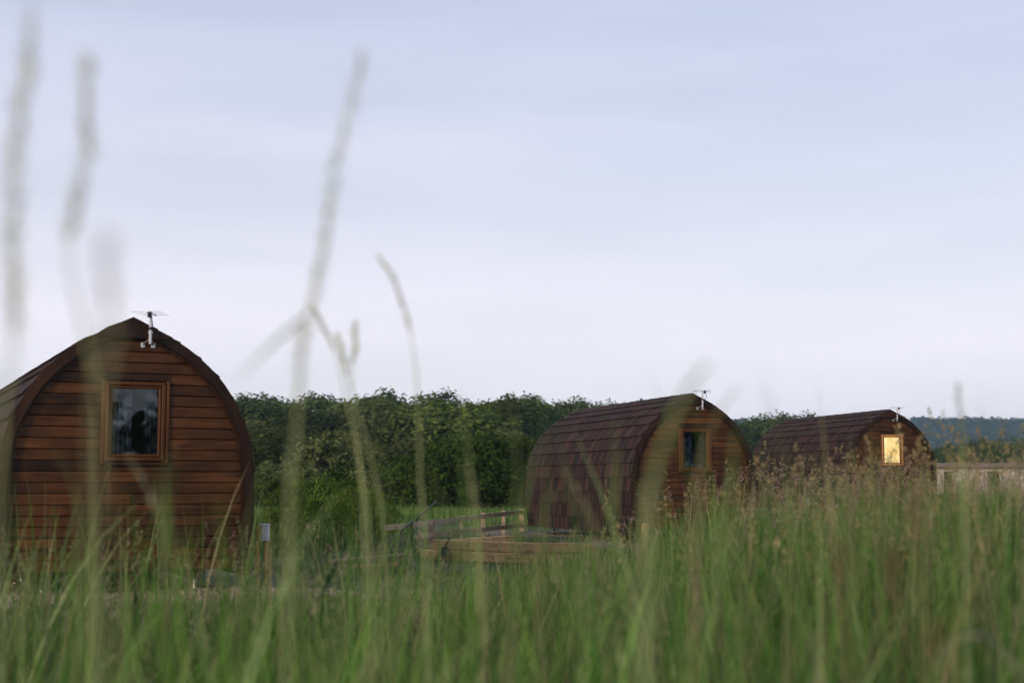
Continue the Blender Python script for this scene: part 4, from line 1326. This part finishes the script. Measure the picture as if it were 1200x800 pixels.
# ------------------------------------------------------------------ single stalks close by
def stalk(pts, d, r, head, label, group=None, tint=None, headtint=None, head_len=0.3, head_r=0.006, leaf=None):
    """a grass stem through photo directions at depth d, rooted in the ground below"""
    W = [P(x, y, d+dz) for (x, y), dz in zip(pts, [0.0]*len(pts))]
    foot = W[-1].copy()
    dirn = (W[-1]-W[-2])
    g = gz(foot.x, foot.y)
    k = max(0.0, foot.z-g)
    dx = max(-0.06, min(0.06, dirn.x/max(0.02, abs(dirn.z))*k*0.25))
    W.append(Vector((foot.x+dx*0.6, d, g+k*0.4))); W.append(Vector((foot.x+dx, d, g-0.02)))
    W = W[::-1]
    root = W[0].copy()
    L = [p-root for p in W]
    # smooth
    pts3 = [(p.x, p.z) for p in L]
    cm = catmull(pts3, 6*(len(pts3)-1))
    C3 = np.array([(p.x, 0.012*math.sin(i*0.4), p.y) for i, p in enumerate(cm)])
    o = empty('grass_stalk', root)
    tint = tint or (0.34, 0.38, 0.18); headtint = headtint or (0.46, 0.49, 0.29)
    n = len(C3)
    mb = MB().tube([Vector(c) for c in C3], [r*(1-0.75*(i/n)) for i in range(n)], 6)
    V = np.array(mb.v)
    me = mb.mesh('stem', M['grass'], True)
    a = me.attributes.new('tint', 'FLOAT_COLOR', 'POINT'); a.data.foreach_set('color', np.tile(np.array([*tint, 1], np.float32), len(me.vertices)))
    link('stem', me, o)
    if head:
        seg = np.linalg.norm(np.diff(C3, axis=0), axis=1); cum = np.concatenate([[0], np.cumsum(seg)]); tot = cum[-1]
        m = head
        f = (np.arange(m)+RNG.uniform(0, 1, m))/m; s = tot-head_len*(1-f)
        pos = np.stack([np.interp(s, cum, C3[:, k_]) for k_ in range(3)], -1)
        s2 = np.clip(s+0.01, 0, tot); s1 = np.clip(s-0.01, 0, tot)
        ax = np.stack([np.interp(s2, cum, C3[:, k_])-np.interp(s1, cum, C3[:, k_]) for k_ in range(3)], -1); ax /= np.linalg.norm(ax, axis=1, keepdims=True)+1e-9
        rad = RNG.normal(0, 1, (m, 3)); rad /= np.linalg.norm(rad, axis=1, keepdims=True)
        cl = Cloud()
        dr = ax+rad*0.45; dr /= np.linalg.norm(dr, axis=1, keepdims=True)
        spikelets(cl, pos+rad*head_r*RNG.uniform(0.2, 1, (m, 1)), dr, RNG.uniform(0.008, 0.014, m), RNG.uniform(0.0025, 0.0045, m), np.tile(np.array(headtint), (m, 1))*RNG.uniform(0.75, 1.25, (m, 1)))
        link('seed_head', cl.mesh('seed_head', M['grass']), o)
    if leaf:
        for (t0, lx, lz, lw) in leaf:
            i0 = int(t0*(n-1)); b = C3[i0]
            K = 8; vs = []; fs = []
            for i in range(K+1):
                t = i/K
                c = Vector((b[0]+lx*t, b[1], b[2]+lz*t-0.5*abs(lx)*t*t*0.4))
                w = lw*0.5*(1-t**1.8)+0.0003
                vs += [c+Vector((-lz, 0.4*lw, lx)).normalized()*w, c-Vector((-lz, 0.4*lw, lx)).normalized()*w]
            fs = [(2*i, 2*i+1, 2*i+3, 2*i+2) for i in range(K)]
            lm = MB().add(vs, fs).mesh('leaf', M['grass'], True)
            a = lm.attributes.new('tint', 'FLOAT_COLOR', 'POINT'); a.data.foreach_set('color', np.tile(np.array([0.10, 0.145, 0.045, 1], np.float32), len(lm.vertices)))
            link('leaf', lm, o)
    return tag(o, label, 'grass', group)

pale = (0.20, 0.20, 0.10)
green = (0.085, 0.125, 0.035)
stalk([(30, 15), (24, 150), (16, 300), (8, 440), (4, 560)], 1.25, 0.0026, 230, 'very blurred tall grass stalk rising past the roof of the lettered pod into the sky', head_len=0.30, head_r=0.0065)
stalk([(105, 75), (98, 170), (84, 270), (92, 360), (112, 480), (120, 600)], 1.35, 0.0026, 160, 'blurred grass stalk bowing in front of the left side of the lettered pod and sky', head_len=0.19, head_r=0.006)
stalk([(424, 62), (408, 130), (392, 210), (378, 290), (362, 370), (352, 430), (345, 520), (340, 620)], 1.7, 0.0028, 230, 'tallest grass stalk with a long leaning seed spike standing high against the sky', head_len=0.45, head_r=0.0065, leaf=[(0.56, -0.085, -0.062, 0.0045)])
stalk([(443, 300), (462, 328), (476, 370), (486, 420), (490, 470), (492, 560), (498, 640)], 3.0, 0.0028, 130, 'thin grass stalk with a knobbly arching seed spike against the sky', head_len=0.19, head_r=0.0045)
stalk([(366, 360), (384, 392), (397, 425), (404, 460), (420, 540), (428, 640)], 3.1, 0.0028, 110, 'grass stalk with a leaning spike in a close group of three', head_len=0.12, head_r=0.005)
stalk([(415, 378), (416, 410), (412, 445), (420, 530), (434, 640)], 3.1, 0.0028, 110, 'upright middle stalk of a close group of three grass spikes', head_len=0.10, head_r=0.005)
stalk([(395, 392), (404, 425), (416, 470), (440, 560), (450, 650)], 3.2, 0.0028, 100, 'shortest stalk of a close group of three grass spikes', head_len=0.10, head_r=0.005)
stalk([(832, 424), (800, 465), (778, 520), (764, 580), (756, 660)], 1.35, 0.0058, 0, 'thick pale blurred grass stalk leaning across the blue-curtained pod gable', tint=(0.24, 0.29, 0.13))
stalk([(868, 454), (850, 470), (834, 500), (822, 545), (814, 640)], 2.0, 0.0034, 0, 'slim tan grass stalk curving over the gable beside the blue-curtained window', tint=(0.24, 0.21, 0.11), head_len=0.09, head_r=0.003)
stalk([(896, 455), (908, 490), (922, 540), (930, 620)], 1.9, 0.0019, 0, 'bare upright blade tip in front of the gap between the far pods', tint=green)
stalk([(690, 612), (676, 590), (656, 579), (640, 586), (634, 620), (632, 680)], 2.3, 0.0032, 0, 'pale blade arching over in front of the tiled roof', tint=(0.16, 0.19, 0.075))
stalk([(1196, 792), (1180, 765), (1152, 744), (1124, 748), (1108, 775), (1100, 830)], 2.4, 0.003, 160, 'drooping grey-green seed head arching over deep in the meadow', head_len=0.20, head_r=0.006, headtint=(0.20, 0.21, 0.15))
stalk([(1120, 452), (1126, 500), (1130, 560), (1130, 640)], 3.0, 0.003, 60, 'tall seed stalk standing before the distant blue ridge', head_len=0.14, head_r=0.008, headtint=(0.12, 0.10, 0.055))
for i, (x, y, d, hl) in enumerate(((1076, 575, 1.9, 0.07), (1048, 645, 1.8, 0.06), (1100, 730, 1.7, 0.05), (985, 640, 2.0, 0.05))):
    stalk([(x, y), (x+2, y+50), (x+4, y+120)], d, 0.003, 55, 'rusty brown dock spike among the green blades', 'rusty dock spikes', tint=(0.12, 0.07, 0.04), head_len=hl, head_r=0.010, headtint=(0.15, 0.095, 0.055))
# nearer leaning stems, all of a kind
NEAR = [((548, 548), (560, 600), (566, 680), 2.4, 0, 'slim pale stem in front of the elder bushes, bending over the sleeper wall end'),
        ((500, 540), (516, 590), (528, 660), 2.2, 1, 'green stem crossing the slanting dark pole by the fence'),
        ((205, 520), (200, 600), (196, 680), 2.6, 1, 'upright green stem under the grey-curtained window'),
        ((66, 530), (88, 590), (92, 680), 2.3, 2, 'curved stem against the lower boards near the edge of the lettered pod'),
        ((150, 535), (182, 600), (196, 690), 2.4, 0, 'pale stem leaning across the lower middle boards of the lettered pod'),
        ((302, 560), (286, 620), (280, 700), 2.5, 2, 'stem bending towards the hookup post from the lettered pod corner'),
        ((338, 468), (346, 560), (352, 660), 1.9, 1, 'broad green stem in front of the saplings beside the hookup post'),
        ((600, 468), (606, 540), (604, 640), 2.2, 2, 'tall stem rising in front of the gap beside the tiled roof'),
        ((636, 470), (641, 560), (640, 660), 2.2, 1, 'upright stem across the far end of the tiled roof'),
        ((722, 490), (716, 570), (718, 660), 2.4, 2, 'upright stem across the tiles close to the curved bargeboard'),
        ((660, 552), (690, 600), (704, 680), 2.6, 0, 'leaning pale stem across the lower tiles above the sleeper wall'),
        ((945, 530), (975, 560), (990, 640), 2.0, 2, 'drooping pale stem in front of the tiled side of the lit pod'),
        ((1022, 515), (1030, 580), (1034, 660), 2.4, 1, 'upright green stem under the glowing yellow window'),
        ((880, 495), (862, 560), (850, 650), 2.0, 1, 'broad green stem across the right edge of the blue-curtained gable'),
        ((124, 275), (120, 420), (118, 600), 0.85, 0, 'very soft tall stem close to the grey-curtained window and sky'),
        ((440, 465), (448, 560), (452, 660), 1.9, 1, 'green stem in front of the wood beside the group of three spikes')]
for i, (a, b, c, d, t, lab) in enumerate(NEAR):
    stalk([a, b, c], d, 0.0030, 26 if t == 0 else 0, lab, 'single stems above the meadow', tint=[pale, green, (0.15, 0.19, 0.07)][t], head_len=0.10, head_r=0.003, headtint=(0.30, 0.29, 0.17),
          leaf=None if i in (3, 8, 10, 12, 14) else [(0.45+0.03*(i % 5), 0.012*(i % 4)*(1 if i % 2 else -1), 0.15+0.03*(i % 3), 0.007)])

# ------------------------------------------------------------------ haze
def haze():
    m = bpy.data.materials.new('haze_air'); m.use_nodes = True
    n, l = m.node_tree.nodes, m.node_tree.links
    n.clear()
    out = n.new('ShaderNodeOutputMaterial'); v = n.new('ShaderNodeVolumePrincipled')
    v.inputs['Color'].default_value = (0.50, 0.76, 1.0, 1)
    v.inputs['Density'].default_value = 0.00021
    v.inputs['Anisotropy'].default_value = 0.0
    l.new(v.outputs[0], out.inputs['Volume'])
    o = MB().box(-2010, 2010, -2010, 2030, -5, 95).build('haze', m)
    tag(o, kind='stuff')
haze()
